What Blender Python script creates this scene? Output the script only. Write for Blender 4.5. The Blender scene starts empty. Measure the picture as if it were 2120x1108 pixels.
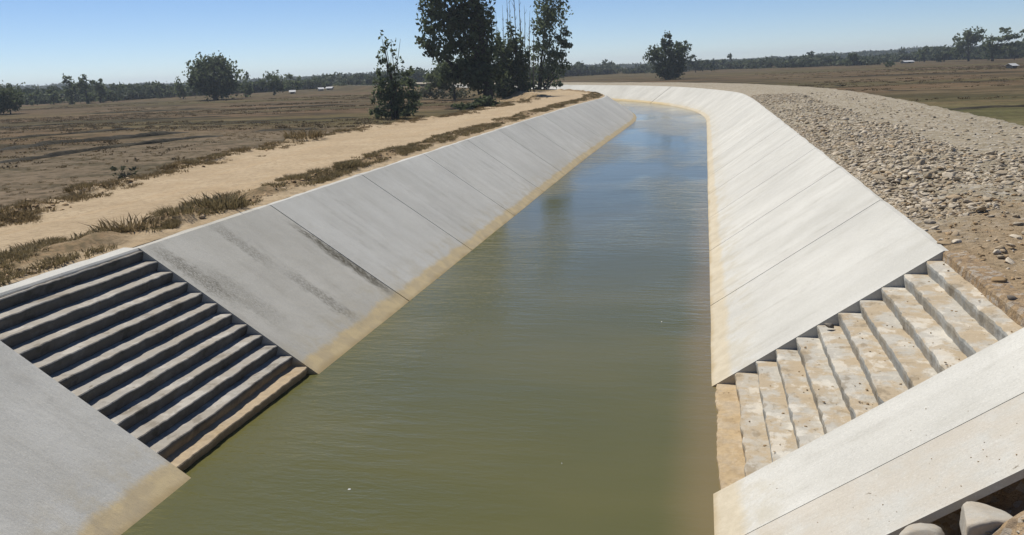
import bpy, math, random
import numpy as np
from mathutils import Matrix, Vector

rng = np.random.default_rng(7)
random.seed(7)
scene = bpy.context.scene
COL = scene.collection

# ------------------------------------------------------------------ camera
F_PX, PITCH, ROLL, YAW = 1714.0, 0.2345, 0.0429, 0.2331     # for a 2120 px wide frame
EYE = np.array([0.0, 0.0, 5.0])
_cy, _sy = math.cos(YAW), math.sin(YAW)
F0 = np.array([-_sy, _cy, 0.0]); R0 = np.array([_cy, _sy, 0.0]); U0 = np.array([0, 0, 1.0])
FW = F0 * math.cos(PITCH) - U0 * math.sin(PITCH)
UP0 = U0 * math.cos(PITCH) + F0 * math.sin(PITCH)
RT = R0 * math.cos(ROLL) - UP0 * math.sin(ROLL)
UP = UP0 * math.cos(ROLL) + R0 * math.sin(ROLL)
RT = RT / np.linalg.norm(RT)
UP = np.cross(RT, FW)
cam_d = bpy.data.cameras.new('camera')
cam = bpy.data.objects.new('camera', cam_d)
COL.objects.link(cam)
cam_d.sensor_width = 36.0
cam_d.lens = F_PX / 2120 * 36.0
cam_d.clip_start = 0.05
cam_d.clip_end = 20000
M = Matrix(((RT[0], UP[0], -FW[0], EYE[0]), (RT[1], UP[1], -FW[1], EYE[1]), (RT[2], UP[2], -FW[2], EYE[2]), (0, 0, 0, 1)))
cam.matrix_world = M
scene.camera = cam


def at(u, v, z):
    """surveyed ground point: where the sight line through (u, v) of the photo meets level z"""
    d = FW * F_PX + RT * (u - 1060) - UP * (v - 554)
    return EYE + d * ((z - EYE[2]) / d[2])


# ------------------------------------------------------------------ scene helpers
def link(name, me, mat=None, parent=None):
    o = bpy.data.objects.new(name, me)
    COL.objects.link(o)
    if mat is not None:
        me.materials.clear()
        for m in (mat if isinstance(mat, (list, tuple)) else [mat]):
            me.materials.append(m)
    if parent is not None:
        o.parent = parent
    return o


def mesh(name, V, Fc, smooth=False):
    me = bpy.data.meshes.new(name)
    V = np.asarray(V, dtype=np.float32)
    if isinstance(Fc, np.ndarray):
        n, k = Fc.shape
        me.vertices.add(len(V)); me.vertices.foreach_set('co', V.ravel())
        me.loops.add(n * k); me.loops.foreach_set('vertex_index', Fc.astype(np.int32).ravel())
        me.polygons.add(n)
        me.polygons.foreach_set('loop_start', np.arange(0, n * k, k, dtype=np.int32))
        me.update(calc_edges=True)
    else:
        me.from_pydata([tuple(map(float, v)) for v in V], [], Fc)
    if smooth:
        me.polygons.foreach_set('use_smooth', [True] * len(me.polygons))
    me.validate()
    return me


def empty(name, loc):
    o = bpy.data.objects.new(name, None)
    COL.objects.link(o)
    o.location = loc
    o.empty_display_size = 0.3
    return o


def tag(o, label, cat, group=None):
    o['label'] = label
    o['category'] = cat
    if group:
        o['group'] = group
    return o


def structure(o):
    o['kind'] = 'structure'
    return o


def stuff(o, label, cat):
    o['kind'] = 'stuff'; o['label'] = label; o['category'] = cat
    return o


# value noise (numpy)
def _hash(ix, iy, seed):
    h = (ix.astype(np.int64) * 374761393 + iy.astype(np.int64) * 668265263 + seed * 974634777) & 0xffffffff
    h = ((h ^ (h >> 13)) * 1274126177) & 0xffffffff
    return ((h ^ (h >> 16)) & 0xffff) / 65535.0


def vnoise(x, y, seed=0):
    x = np.asarray(x, float); y = np.asarray(y, float)
    ix = np.floor(x); iy = np.floor(y); fx = x - ix; fy = y - iy
    fx = fx * fx * (3 - 2 * fx); fy = fy * fy * (3 - 2 * fy)
    a = _hash(ix, iy, seed); b = _hash(ix + 1, iy, seed); c = _hash(ix, iy + 1, seed); d = _hash(ix + 1, iy + 1, seed)
    return (a + (b - a) * fx) * (1 - fy) + (c + (d - c) * fx) * fy - 0.5


def fbm(x, y, seed=0, octs=4):
    r = 0; a = 1; f = 1
    for k in range(octs):
        r = r + a * vnoise(np.asarray(x) * f, np.asarray(y) * f, seed + k * 17)
        a *= 0.5; f *= 2.03
    return r


def smooth01(x):
    x = np.clip(x, 0, 1)
    return x * x * (3 - 2 * x)


# ------------------------------------------------------------------ canal alignment
X0, S_BEND, RAD, ANG = -3.157, 73.0, 105.0, 0.56
HW = 3.315


def canal(s, t):
    """point at chainage s and offset t (right positive) of the canal centre line"""
    s = np.asarray(s, float); t = np.asarray(t, float)
    a = np.clip((s - S_BEND) / RAD, 0, ANG)
    x = X0 - RAD * (1 - np.cos(a)); y = np.where(s < S_BEND, s, S_BEND + RAD * np.sin(a))
    d = np.maximum(0, s - S_BEND - RAD * ANG)
    x = x - d * math.sin(ANG); y = y + d * math.cos(ANG)
    return x + t * np.cos(a), y + t * np.sin(a)


def bank_h(s):
    return 2.222 - 0.25 * smooth01((np.asarray(s, float) - 58) / 40)


def half_w(s, side):
    if side > 0:
        return HW + 0 * np.asarray(s, float)
    return HW - 0.45 * smooth01((np.asarray(s, float) - 40) / 45)


K = 1.439  # horizontal run per metre of rise on the lining


def top_t(s, side):
    return side * (half_w(s, side) + K * bank_h(s))


def loft(name, ss, T, Z, mat, parent=None, smooth=True):
    """surface through offsets T[i][j], heights Z[i][j] at chainages ss[i]"""
    ss = np.asarray(ss, float); T = np.asarray(T, float); Z = np.asarray(Z, float)
    n, m = T.shape
    X, Y = canal(ss[:, None] + 0 * T, T)
    V = np.stack([X, Y, Z], -1).reshape(-1, 3)
    i, j = np.meshgrid(np.arange(n - 1), np.arange(m - 1), indexing='ij')
    a = (i * m + j).ravel()
    Fc = np.stack([a, a + 1, a + m + 1, a + m], -1)
    if T[0, -1] < T[0, 0]:
        Fc = Fc[:, ::-1]
    return link(name, mesh(name, V, Fc, smooth), mat, parent)


# ------------------------------------------------------------------ materials
class NT:
    def __init__(self, name):
        self.m = bpy.data.materials.new(name)
        self.m.use_nodes = True
        self.t = self.m.node_tree
        self.b = self.t.nodes['Principled BSDF']
        self.b.inputs['Roughness'].default_value = 0.9
        self.b.inputs['Specular IOR Level'].default_value = 0.12

    def n(self, typ, **kw):
        nd = self.t.nodes.new(typ)
        for k, v in kw.items():
            if k in nd.inputs:
                self.put(nd.inputs[k], v)
            else:
                setattr(nd, k, v)
        return nd

    def put(self, sock, v):
        if isinstance(v, bpy.types.NodeSocket):
            self.t.links.new(v, sock)
        else:
            sock.default_value = v

    def pos(self, scale=(1, 1, 1), rot=0.0):
        g = self.n('ShaderNodeNewGeometry')
        mp = self.n('ShaderNodeMapping')
        self.put(mp.inputs['Vector'], g.outputs['Position'])
        mp.inputs['Scale'].default_value = scale
        mp.inputs['Rotation'].default_value = (0, 0, rot)
        return mp.outputs['Vector']

    def xyz(self):
        g = self.n('ShaderNodeNewGeometry')
        s = self.n('ShaderNodeSeparateXYZ')
        self.put(s.inputs[0], g.outputs['Position'])
        return s.outputs

    def noise(self, vec, scale, detail=4.0, rough=0.55):
        nd = self.n('ShaderNodeTexNoise')
        self.put(nd.inputs['Vector'], vec)
        nd.inputs['Scale'].default_value = scale
        nd.inputs['Detail'].default_value = detail
        nd.inputs['Roughness'].default_value = rough
        return nd.outputs['Fac']

    def rng(self, v, a, b, c=0.0, d=1.0):
        nd = self.n('ShaderNodeMapRange')
        self.put(nd.inputs['Value'], v)
        nd.interpolation_type = 'SMOOTHSTEP'
        for k, val in zip(('From Min', 'From Max', 'To Min', 'To Max'), (a, b, c, d)):
            self.put(nd.inputs[k], val)
        return nd.outputs['Result']

    def math(self, op, a, b=0.0, clamp=False):
        nd = self.n('ShaderNodeMath', operation=op)
        nd.use_clamp = clamp
        self.put(nd.inputs[0], a); self.put(nd.inputs[1], b)
        return nd.outputs[0]

    def mix(self, fac, a, b, mode='MIX'):
        nd = self.n('ShaderNodeMixRGB', blend_type=mode)
        self.put(nd.inputs[0], fac)
        for k, v in ((1, a), (2, b)):
            if isinstance(v, tuple) and len(v) == 3:
                v = v + (1.0,)
            self.put(nd.inputs[k], v)
        return nd.outputs[0]

    def color(self, c):
        if isinstance(c, tuple):
            c = c + (1.0,)
        self.put(self.b.inputs['Base Color'], c)

    def bump(self, h, strength=0.5, dist=0.05):
        nd = self.n('ShaderNodeBump')
        nd.inputs['Strength'].default_value = strength
        nd.inputs['Distance'].default_value = dist
        self.put(nd.inputs['Height'], h)
        self.put(self.b.inputs['Normal'], nd.outputs['Normal'])


def concrete(name, base, stain=None, dusty=0.0):
    k = NT(name)
    p = k.pos()
    n1 = k.noise(p, 0.35, 5, 0.6)
    n2 = k.noise(p, 2.5, 6, 0.65)
    n3 = k.noise(k.pos((0.7, 2.2, 0.7)), 9.0, 6, 0.7)
    n4 = k.noise(k.pos((0.10, 1.0, 0.10)), 1.3, 4, 0.6)
    n5 = k.noise(p, 42.0, 3, 0.8)
    oi = k.n('ShaderNodeObjectInfo')
    c = k.mix(k.rng(n1, 0.3, 0.7), tuple(0.88 * v for v in base), tuple(min(0.9, 1.05 * v) for v in base))
    c = k.mix(k.rng(n4, 0.42, 0.62, 0.0, 0.16), c, tuple(v * f for v, f in zip(base, (0.62, 0.60, 0.55))))
    c = k.mix(k.math('MULTIPLY', oi.outputs['Random'], 0.12), c, tuple(v * 0.5 for v in base))
    c = k.mix(k.rng(n5, 0.52, 0.70, 0.0, 0.35), c, tuple(v * 0.5 for v in base))
    c = k.mix(k.rng(n5, 0.46, 0.30, 0.0, 0.25), c, tuple(min(0.9, v * 1.5) for v in base))
    c = k.mix(k.math('MULTIPLY', k.rng(n2, 0.45, 0.75), 0.4), c, tuple(v * f for v, f in zip(base, (0.78, 0.77, 0.74))))
    c = k.mix(k.math('MULTIPLY', k.rng(n3, 0.5, 0.8), 0.22), c, tuple(v * 0.66 for v in base))
    o = k.xyz()
    # silt line left on the concrete by higher water
    wob = k.math('MULTIPLY_ADD', k.noise(p, 0.8, 6, 0.65), 0.22)
    zz = k.math('SUBTRACT', o[2], wob)
    wob.node.inputs[2].default_value = -0.11
    left = k.rng(o[0], -3.0, -6.0)
    zf = k.math('ADD', zz, k.math('MULTIPLY', k.math('SUBTRACT', n3, 0.5), 0.10))
    tide = k.rng(zf, 0.245, 0.155, 0.0, 1.0)
    c = k.mix(k.math('MULTIPLY', tide, k.rng(left, 0.0, 1.0, 0.45, 0.85)), c, k.mix(k.rng(n2, 0.35, 0.65), (0.54, 0.42, 0.22), (0.46, 0.35, 0.19)))
    c = k.mix(k.math('MULTIPLY', k.rng(zz, 0.62, 0.30, 0.0, 0.3), k.rng(n2, 0.4, 0.6)), c, (0.42, 0.36, 0.24))
    low = k.rng(zz, 0.06, -0.03, 0.0, 0.7)
    c = k.mix(low, c, (0.34, 0.25, 0.12))
    if dusty:
        d = k.rng(k.noise(p, 1.3, 5, 0.7), 0.35, 0.62, 0.0, dusty)
        c = k.mix(d, c, (0.42, 0.33, 0.22))
        sp = k.rng(k.noise(p, 7.0, 3, 0.5), 0.70, 0.76, 0.0, 0.8)
        c = k.mix(sp, c, (0.12, 0.09, 0.055))
    drip = k.rng(k.noise(k.pos((0.22, 2.6, 0.22)), 1.0, 5, 0.65), 0.53, 0.66)
    c = k.mix(k.math('MULTIPLY', drip, k.rng(n2, 0.35, 0.65, 0.03, 0.20)), c, (0.22, 0.20, 0.165))
    for (y0, w0, za, zb, amt, seed) in (stain or ()):
        # dirt washed down beside a joint: a band across y, between two heights, broken up by noise
        pn = k.pos((1.2, 1.6, 1.2))
        wv = k.math('SUBTRACT', k.noise(pn, 1.0 + seed, 4, 0.6), 0.5)
        dy = k.math('ABSOLUTE', k.math('ADD', k.math('SUBTRACT', o[1], y0), k.math('MULTIPLY', wv, 0.5)))
        band = k.rng(dy, w0, w0 * 0.25)
        zr = k.math('MULTIPLY', k.rng(o[2], za - 0.25, za + 0.25), k.rng(o[2], zb + 0.25, zb - 0.25))
        br = k.rng(k.noise(k.pos((3, 7, 3)), 2.0 + seed, 5, 0.7), 0.33, 0.62)
        f = k.math('MULTIPLY', k.math('MULTIPLY', band, zr), k.math('MULTIPLY', br, amt))
        c = k.mix(f, c, (0.085, 0.075, 0.05))
    k.color(c)
    h = k.math('ADD', k.math('MULTIPLY', n2, 0.6), k.math('MULTIPLY', n3, 0.5))
    k.bump(h, 0.45, 0.03)
    return k.m


CONC = (0.53, 0.515, 0.462)
M_CONC = concrete('concrete', CONC)
M_CONC_ST1 = concrete('concrete_stained', (0.485, 0.462, 0.40), [
    (16.85, 0.26, 0.30, 1.75, 0.95, 1), (16.95, 0.40, 0.25, 1.35, 0.8, 2), (14.85, 0.30, 0.25, 1.2, 0.6, 3),
    (14.7, 0.3, 1.4, 2.2, 0.5, 4), (12.75, 0.30, 1.2, 2.15, 0.7, 5), (13.1, 0.4, 0.7, 1.7, 0.4, 6)])
M_CONC_DUST = concrete('concrete_dusty', CONC, None, 0.30)


def steps_mat(name, base, mud, mudamt, seed):
    k = NT(name)
    p = k.pos()
    n1 = k.noise(p, 1.4 + seed, 6, 0.65); n2 = k.noise(p, 8, 6, 0.7)
    c = k.mix(k.rng(n2, 0.35, 0.7), tuple(v * 0.85 for v in base), base)
    c = k.mix(k.rng(n1, 0.42, 0.56, 0.0, mudamt), c, mud)
    n6 = k.noise(k.pos((1, 0.7, 1)), 2.6, 5, 0.65)
    c = k.mix(k.rng(n6, 0.54, 0.62, 0.0, 0.6), c, tuple(min(0.8, v * 1.3) for v in base))
    c = k.mix(k.rng(n6, 0.44, 0.36, 0.0, 0.6), c, tuple(v * 0.55 for v in mud))
    sp = k.rng(k.noise(p, 5.0, 4, 0.6), 0.66, 0.74, 0.0, 0.75)
    c = k.mix(sp, c, (0.11, 0.085, 0.05))
    o = k.xyz()
    w = k.math('ADD', o[2], k.math('MULTIPLY', n1, 0.25))
    c = k.mix(k.rng(w, 0.42, 0.24, 0.0, 0.65), c, k.mix(k.rng(n2, 0.40, 0.62), (0.46, 0.335, 0.18), (0.34, 0.24, 0.125)))
    k.color(c)
    k.bump(k.math('ADD', n1, k.math('MULTIPLY', n2, 0.6)), 0.6, 0.04)
    return k.m


M_STEP_L = steps_mat('rough_step_concrete', (0.36, 0.335, 0.29), (0.31, 0.265, 0.2), 0.4, 0.0)
M_RISER_L = steps_mat('shade_painted_riser_concrete', (0.125, 0.118, 0.105), (0.10, 0.088, 0.07), 0.5, 0.3)  # shade painted into the colour: left risers made darker than the right ones
M_RISER_R = steps_mat('bare_riser_concrete', (0.33, 0.325, 0.295), (0.34, 0.28, 0.19), 0.5, 0.4)
M_STEP_R = steps_mat('sandy_step_concrete', (0.46, 0.43, 0.365), (0.39, 0.31, 0.205), 0.9, 0.7)


def soil(name, a, b, c3, big=0.4, fine=6.0, band=None, bs=0.8, bd=0.08, pebbles=0.0):
    k = NT(name)
    p = k.pos()
    n1 = k.noise(p, big, 6, 0.62); n2 = k.noise(p, fine, 6, 0.7)
    c = k.mix(k.rng(n1, 0.35, 0.65), a, b)
    c = k.mix(k.rng(n2, 0.46, 0.60, 0.0, 0.7), c, c3)
    if pebbles:
        v = k.n('ShaderNodeTexVoronoi'); k.put(v.inputs['Vector'], p); v.inputs['Scale'].default_value = pebbles
        r = k.n('ShaderNodeSeparateColor'); k.put(r.inputs[0], v.outputs['Color'])
        c = k.mix(k.rng(r.outputs[0], 0.55, 0.95, 0.0, 0.5), c, (0.48, 0.45, 0.39))
        c = k.mix(k.rng(r.outputs[1], 0.7, 1.0, 0.0, 0.5), c, (0.16, 0.13, 0.1))
    if band:
        c = band(k, c, n1, n2)
    k.color(c)
    k.bump(k.math('ADD', k.math('MULTIPLY', n1, 1.5), n2), bs, bd)
    return k.m


def right_brown(k, c, n1, n2):
    o = k.xyz()
    w = k.math('ADD', o[1], k.math('MULTIPLY', k.noise(k.pos(), 0.35, 4, 0.6), 12.0))
    f = k.rng(w, 22.5, 18.0)
    b = k.mix(k.rng(n2, 0.4, 0.65), (0.32, 0.235, 0.14), (0.20, 0.146, 0.084))
    return k.mix(f, c, b)




def berm_left_band(k, c, n1, n2):
    # trampled darker soil strips lie along the verges (attribute painted per vertex = distance from the wheel way)
    a = k.n('ShaderNodeAttribute', attribute_name='verge')
    f = k.rng(k.math('ADD', a.outputs['Fac'], k.math('MULTIPLY', k.math('SUBTRACT', k.noise(k.pos((1.6, 0.5, 1)), 1.0, 6, 0.7), 0.5), 1.6)), 0.34, 0.80, 0.0, 0.92)
    c = k.mix(f, c, k.mix(k.rng(n2, 0.4, 0.6), (0.25, 0.17, 0.09), (0.155, 0.115, 0.06)))
    t = k.rng(k.noise(k.pos((2.6, 0.22, 1)), 0.8, 5, 0.6), 0.52, 0.68, 0.0, 0.45)
    return k.mix(t, c, (0.40, 0.285, 0.16))


M_ROAD = soil('sandy_road', (0.44, 0.34, 0.215), (0.375, 0.282, 0.172), (0.30, 0.225, 0.135), 0.45, 6.0, berm_left_band, 0.9, 0.06)
M_GRAVEL = soil('gravel_bank', (0.29, 0.247, 0.168), (0.335, 0.285, 0.20), (0.205, 0.165, 0.108), 0.5, 7.0, right_brown, 0.9, 0.08, 9.0)
M_EARTH = soil('brown_earth', (0.40, 0.285, 0.165), (0.32, 0.22, 0.125), (0.24, 0.17, 0.10), 1.2, 9.0, None, 1.0, 0.08, 14.0)


def field_mat():
    k = NT('dry_field')
    k.b.inputs['Specular IOR Level'].default_value = 0.02
    o = k.xyz()
    n1 = k.noise(k.pos((0.22, 1.0, 1.0), 0.10), 0.075, 5, 0.6)
    n2 = k.noise(k.pos((0.16, 1.0, 1), 0.06), 0.30, 6, 0.65)
    n3 = k.noise(k.pos(), 1.7, 6, 0.75)
    n4 = k.noise(k.pos(), 0.010, 3, 0.5)
    n5 = k.noise(k.pos((0.3, 1.0, 1), -0.1), 0.022, 4, 0.55)
    c = k.mix(k.rng(n1, 0.43, 0.57), (0.145, 0.096, 0.056), (0.072, 0.056, 0.031))
    c = k.mix(k.rng(n5, 0.46, 0.56, 0.0, 0.8), c, (0.102, 0.086, 0.038))
    c = k.mix(k.rng(k.noise(k.pos((0.12, 1.0, 1), 0.03), 0.05, 5, 0.6), 0.56, 0.64, 0.0, 0.7), c, (0.15, 0.115, 0.066))
    c = k.mix(k.rng(n2, 0.53, 0.62, 0.0, 0.7), c, (0.165, 0.125, 0.074))
    c = k.mix(k.rng(n2, 0.48, 0.39, 0.0, 0.85), c, (0.040, 0.032, 0.020))
    # greyer stubble close to the left road, greener grass close to the right bank
    wl = k.math('ADD', o[0], k.math('MULTIPLY', k.math('SUBTRACT', k.noise(k.pos(), 0.05, 4, 0.6), 0.5), 18.0))
    gl = k.math('MULTIPLY', k.rng(wl, -52.0, -38.0), k.rng(o[0], 4.0, -6.0))
    gl = k.math('MULTIPLY', gl, k.rng(o[1], 75.0, 55.0))
    c = k.mix(k.math('MULTIPLY', gl, 0.8), c, k.mix(k.rng(n3, 0.35, 0.65), (0.20, 0.155, 0.105), (0.125, 0.098, 0.062)))
    gr = k.math('MULTIPLY', k.rng(o[0], 5.0, 12.0), k.rng(k.math('ADD', o[1], k.math('MULTIPLY', n2, 60.0)), 135.0, 75.0))
    c = k.mix(k.math('MULTIPLY', gr, 0.85), c, k.mix(k.rng(n2, 0.35, 0.6), (0.085, 0.085, 0.036), (0.145, 0.132, 0.062)))
    c = k.mix(k.rng(n3, 0.50, 0.62, 0.0, 0.6), c, (0.050, 0.040, 0.025))
    c = k.mix(k.rng(k.noise(k.pos((0.5, 1, 1)), 0.6, 5, 0.7), 0.52, 0.60, 0.0, 0.6), c, (0.048, 0.042, 0.022))
    c = k.mix(k.rng(n4, 0.45, 0.7, 0.0, 0.35), c, (0.07, 0.066, 0.034))
    k.color(c)
    k.bump(k.math('ADD', n2, k.math('MULTIPLY', n3, 0.5)), 0.6, 0.15)
    return k.m


M_FIELD = field_mat()


def bund_mat():
    k = NT('bund_grass')
    n = k.noise(k.pos((0.4, 1, 1)), 1.2, 6, 0.7)
    k.color(k.mix(k.rng(n, 0.35, 0.65), (0.022, 0.02, 0.014), (0.05, 0.042, 0.026)))
    k.bump(n, 1.0, 0.2)
    return k.m


M_BUND = bund_mat()


def water_mat():
    k = NT('muddy_water')
    o = k.xyz()
    p = k.pos()
    n0 = k.noise(k.pos((0.5, 1.2, 1)), 0.22, 4, 0.5)
    c = k.mix(k.rng(n0, 0.35, 0.65), (0.094, 0.092, 0.032), (0.112, 0.104, 0.036))
    ed = k.math('ADD', o[0], k.math('MULTIPLY', k.math('SUBTRACT', n0, 0.5), 0.5))
    c = k.mix(k.math('MULTIPLY', k.rng(ed, -0.55, 0.12, 0.0, 0.5), k.rng(o[1], 45.0, 20.0)), c, (0.23, 0.165, 0.082))
    k.color(c)
    k.b.inputs['Roughness'].default_value = 0.06
    k.b.inputs['IOR'].default_value = 1.33
    k.b.inputs['Specular IOR Level'].default_value = 0.5
    a = k.math('ADD', k.noise(k.pos((0.55, 1.8, 1), 0.12), 2.6, 5, 0.55), k.math('MULTIPLY', k.noise(k.pos((0.5, 1.5, 1), 0.3), 0.8, 2, 0.5), 1.2))
    b = k.noise(k.pos((0.8, 1.6, 1), -0.25), 8.0, 3, 0.5)
    calm = k.rng(k.noise(k.pos((0.6, 0.25, 1)), 0.22, 3, 0.5), 0.40, 0.60, 0.25, 1.5)
    h = k.math('MULTIPLY', k.math('ADD', a, k.math('MULTIPLY', b, 0.3)), calm)
    k.bump(h, 0.30, 0.06)
    return k.m


M_WATER = water_mat()


def rock_mat(name, a, b, c3):
    k = NT(name)
    oi = k.n('ShaderNodeObjectInfo')
    g = k.n('ShaderNodeNewGeometry')
    r = k.math('FRACT', k.math('ADD', oi.outputs['Random'], g.outputs['Random Per Island']))
    c = k.mix(k.rng(r, 0.1, 0.9), a, b)
    c = k.mix(k.rng(k.math('FRACT', k.math('MULTIPLY', r, 7.31)), 0.7, 0.95, 0.0, 0.8), c, c3)
    n = k.noise(k.pos(), 12, 5, 0.7)
    c = k.mix(k.rng(n, 0.45, 0.75, 0.0, 0.4), c, tuple(v * 0.5 for v in a))
    k.color(c)
    k.bump(n, 0.6, 0.02)
    return k.m


M_ROCK = rock_mat('rubble_stone', (0.31, 0.25, 0.17), (0.52, 0.45, 0.345), (0.34, 0.245, 0.14))
M_CLOD = rock_mat('earth_clod', (0.36, 0.25, 0.14), (0.28, 0.19, 0.10), (0.42, 0.33, 0.22))
M_DARKROCK = rock_mat('dark_stone', (0.16, 0.14, 0.115), (0.2, 0.18, 0.15), (0.12, 0.1, 0.08))


def leaf_mat(name, a, b, lum=0.35):
    k = NT(name)
    g = k.n('ShaderNodeNewGeometry')
    t = k.n('ShaderNodeAttribute', attribute_name='tone')
    f = k.math('MULTIPLY_ADD', g.outputs['Random Per Island'], 0.6)
    k.put(f.node.inputs[2], k.math('MULTIPLY', t.outputs['Fac'], 0.4))
    c = k.mix(f, a, b)
    k.color(c)
    k.b.inputs['Roughness'].default_value = 0.7
    tr = k.n('ShaderNodeBsdfTranslucent')
    k.put(tr.inputs['Color'], c)
    mx = k.n('ShaderNodeMixShader')
    mx.inputs[0].default_value = lum
    k.put(mx.inputs[1], k.b.outputs[0]); k.put(mx.inputs[2], tr.outputs[0])
    k.put(k.t.nodes['Material Output'].inputs['Surface'], mx.outputs[0])
    return k.m


M_STUBBLE = leaf_mat('field_stubble_straw', (0.085, 0.064, 0.036), (0.235, 0.175, 0.098), 0.3)
M_LEAF_DARK = leaf_mat('dark_leaves', (0.058, 0.076, 0.038), (0.130, 0.158, 0.075), 0.4)
M_LEAF = leaf_mat('green_leaves', (0.074, 0.094, 0.048), (0.160, 0.190, 0.094), 0.45)
M_LEAF_PALE = leaf_mat('grey_green_leaves', (0.055, 0.062, 0.038), (0.125, 0.130, 0.080), 0.25)
M_LEAF_LIME = leaf_mat('lime_leaves', (0.055, 0.085, 0.022), (0.105, 0.135, 0.04), 0.3)
M_LEAF_FAR = leaf_mat('distant_leaves', (0.056, 0.070, 0.040), (0.105, 0.124, 0.068), 0.3)
M_GRASS = leaf_mat('dry_grass', (0.14, 0.105, 0.052), (0.36, 0.27, 0.14), 0.3)
M_GRASS_G = leaf_mat('olive_grass', (0.13, 0.104, 0.052), (0.34, 0.265, 0.135), 0.35)


def bark_mat(name, a, b):
    k = NT(name)
    n = k.noise(k.pos((1, 1, 0.25)), 6, 5, 0.7)
    k.color(k.mix(k.rng(n, 0.35, 0.65), a, b))
    k.bump(n, 0.8, 0.05)
    return k.m


M_BARK = bark_mat('bark', (0.05, 0.042, 0.034), (0.10, 0.085, 0.07))
M_POLE = bark_mat('bare_bark', (0.13, 0.115, 0.095), (0.22, 0.195, 0.165))


def plain(name, col, rough=0.8):
    k = NT(name)
    n = k.noise(k.pos(), 3, 4, 0.6)
    k.color(k.mix(k.rng(n, 0.3, 0.7), tuple(v * 0.85 for v in col), col))
    k.b.inputs['Roughness'].default_value = rough
    return k.m


M_ROOF = plain('pale_metal_roof', (0.44, 0.44, 0.43), 0.6)
M_WALL = plain('shed_wall', (0.28, 0.25, 0.21))
M_FOAM = plain('white_foam', (0.8, 0.8, 0.76))

# ------------------------------------------------------------------ field
cl_s = np.arange(-60, 900, 1.0)
cl_x, cl_y = canal(cl_s, 0 * cl_s)


def dist_center(x, y):
    out = np.empty(x.size)
    xf, yf = x.ravel(), y.ravel()
    for i in range(0, xf.size, 4000):
        d = (xf[i:i + 4000, None] - cl_x) ** 2 + (yf[i:i + 4000, None] - cl_y) ** 2
        out[i:i + 4000] = np.sqrt(d.min(1))
    return out.reshape(x.shape)


FIELD_Z = 0.9


def field_z(x, y):
    d = dist_center(x, y)
    z = FIELD_Z + 0.10 * fbm(x * 0.03, y * 0.06, 3, 3) + 0.05 * fbm(x * 0.3, y * 0.3, 9, 2)
    dip = smooth01((12.0 - d) / 5.0)
    return z - dip * 4.0


ext = [60, 75, 95, 120, 150, 190, 240, 320, 420, 560, 760, 1050, 1500, 2500]
xs = np.array(sorted([-3000, -2200, -1600, -1200, -900, -700, -560, -470, -410, -370] + list(np.arange(-345, 60, 2.5)) + ext))
ys = np.array(sorted([-60, -35, -22] + list(np.arange(-15, 560, 2.5)) + [580, 620, 680, 760, 900, 1100, 1400, 1900, 2600]))
XX, YY = np.meshgrid(xs, ys, indexing='ij')
ZZ = field_z(XX, YY)
n, m = XX.shape
ii, jj = np.meshgrid(np.arange(n - 1), np.arange(m - 1), indexing='ij')
a = (ii * m + jj).ravel()
structure(link('field', mesh('field', np.stack([XX, YY, ZZ], -1).reshape(-1, 3), np.stack([a, a + m, a + m + 1, a + 1], -1), True), M_FIELD))


def fz(x, y):
    return float(field_z(np.array([[x]], float), np.array([[y]], float))[0, 0])


# low earth bunds between paddies
def bund(pts, w, h, name='field_bund'):
    P = np.array([at(u, v, FIELD_Z)[:2] for u, v in pts])
    seg = np.r_[0, np.cumsum(np.linalg.norm(np.diff(P, axis=0), axis=1))]
    q = np.arange(0, seg[-1], 0.5)
    cx = np.interp(q, seg, P[:, 0]); cy = np.interp(q, seg, P[:, 1])
    dx = np.gradient(cx); dy = np.gradient(cy); L = np.hypot(dx, dy); nx, ny = -dy / L, dx / L
    prof = [(-1, -0.15), (-0.6, 0.45), (-0.2, 0.95), (0.2, 1.0), (0.6, 0.5), (1, -0.15)]
    end = smooth01(np.minimum(q, seg[-1] - q) / (0.2 * seg[-1]))
    V = []
    for k, (f, g) in enumerate(prof):
        off = f * w * (0.75 + 0.6 * fbm(q * 0.22, q * 0 + k, 5)) + 0.5 * w * fbm(q * 0.1, q * 0, 8)
        hh = g * h * (0.75 + 0.9 * fbm(q * 0.5, q * 0 + k, 6)) * (0.15 + 0.85 * end)
        V.append(np.stack([cx + nx * off, cy + ny * off, FIELD_Z - 0.02 + hh], -1))
    V = np.stack(V, 1)
    n, m = V.shape[:2]
    i, j = np.meshgrid(np.arange(n - 1), np.arange(m - 1), indexing='ij')
    a = (i * m + j).ravel()
    structure(link(name, mesh(name, V.reshape(-1, 3), np.stack([a, a + 1, a + m + 1, a + m], -1)[:, ::-1], True), M_BUND))


bund([(-60, 298), (0, 290), (120, 281), (230, 272), (300, 265)], 0.65, 0.27)
bund([(-60, 318), (0, 312), (90, 300), (250, 287), (330, 280), (420, 272)], 0.95, 0.34)
bund([(-60, 347), (0, 337), (90, 326), (200, 310), (310, 298), (400, 286), (470, 281)], 0.55, 0.27)
bund([(-40, 268), (60, 262), (180, 254)], 0.5, 0.16)
bund([(200, 255), (330, 247), (480, 240)], 0.45, 0.14)
bund([(400, 262), (500, 256), (620, 253)], 0.4, 0.14)
bund([(120, 240), (300, 231), (470, 224)], 0.6, 0.18)
bund([(480, 230), (600, 222), (760, 215)], 0.6, 0.18)
bund([(1700, 162), (1900, 155), (2130, 148)], 0.7, 0.16)
bund([(1800, 176), (1950, 171), (2130, 166)], 0.5, 0.12)
bund([(520, 272), (590, 269), (675, 268)], 0.5, 0.22)
bund([(590, 252), (680, 246), (760, 244)], 0.5, 0.15)
bund([(1835, 187), (1870, 188), (1905, 187)], 0.6, 0.14)
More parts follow.
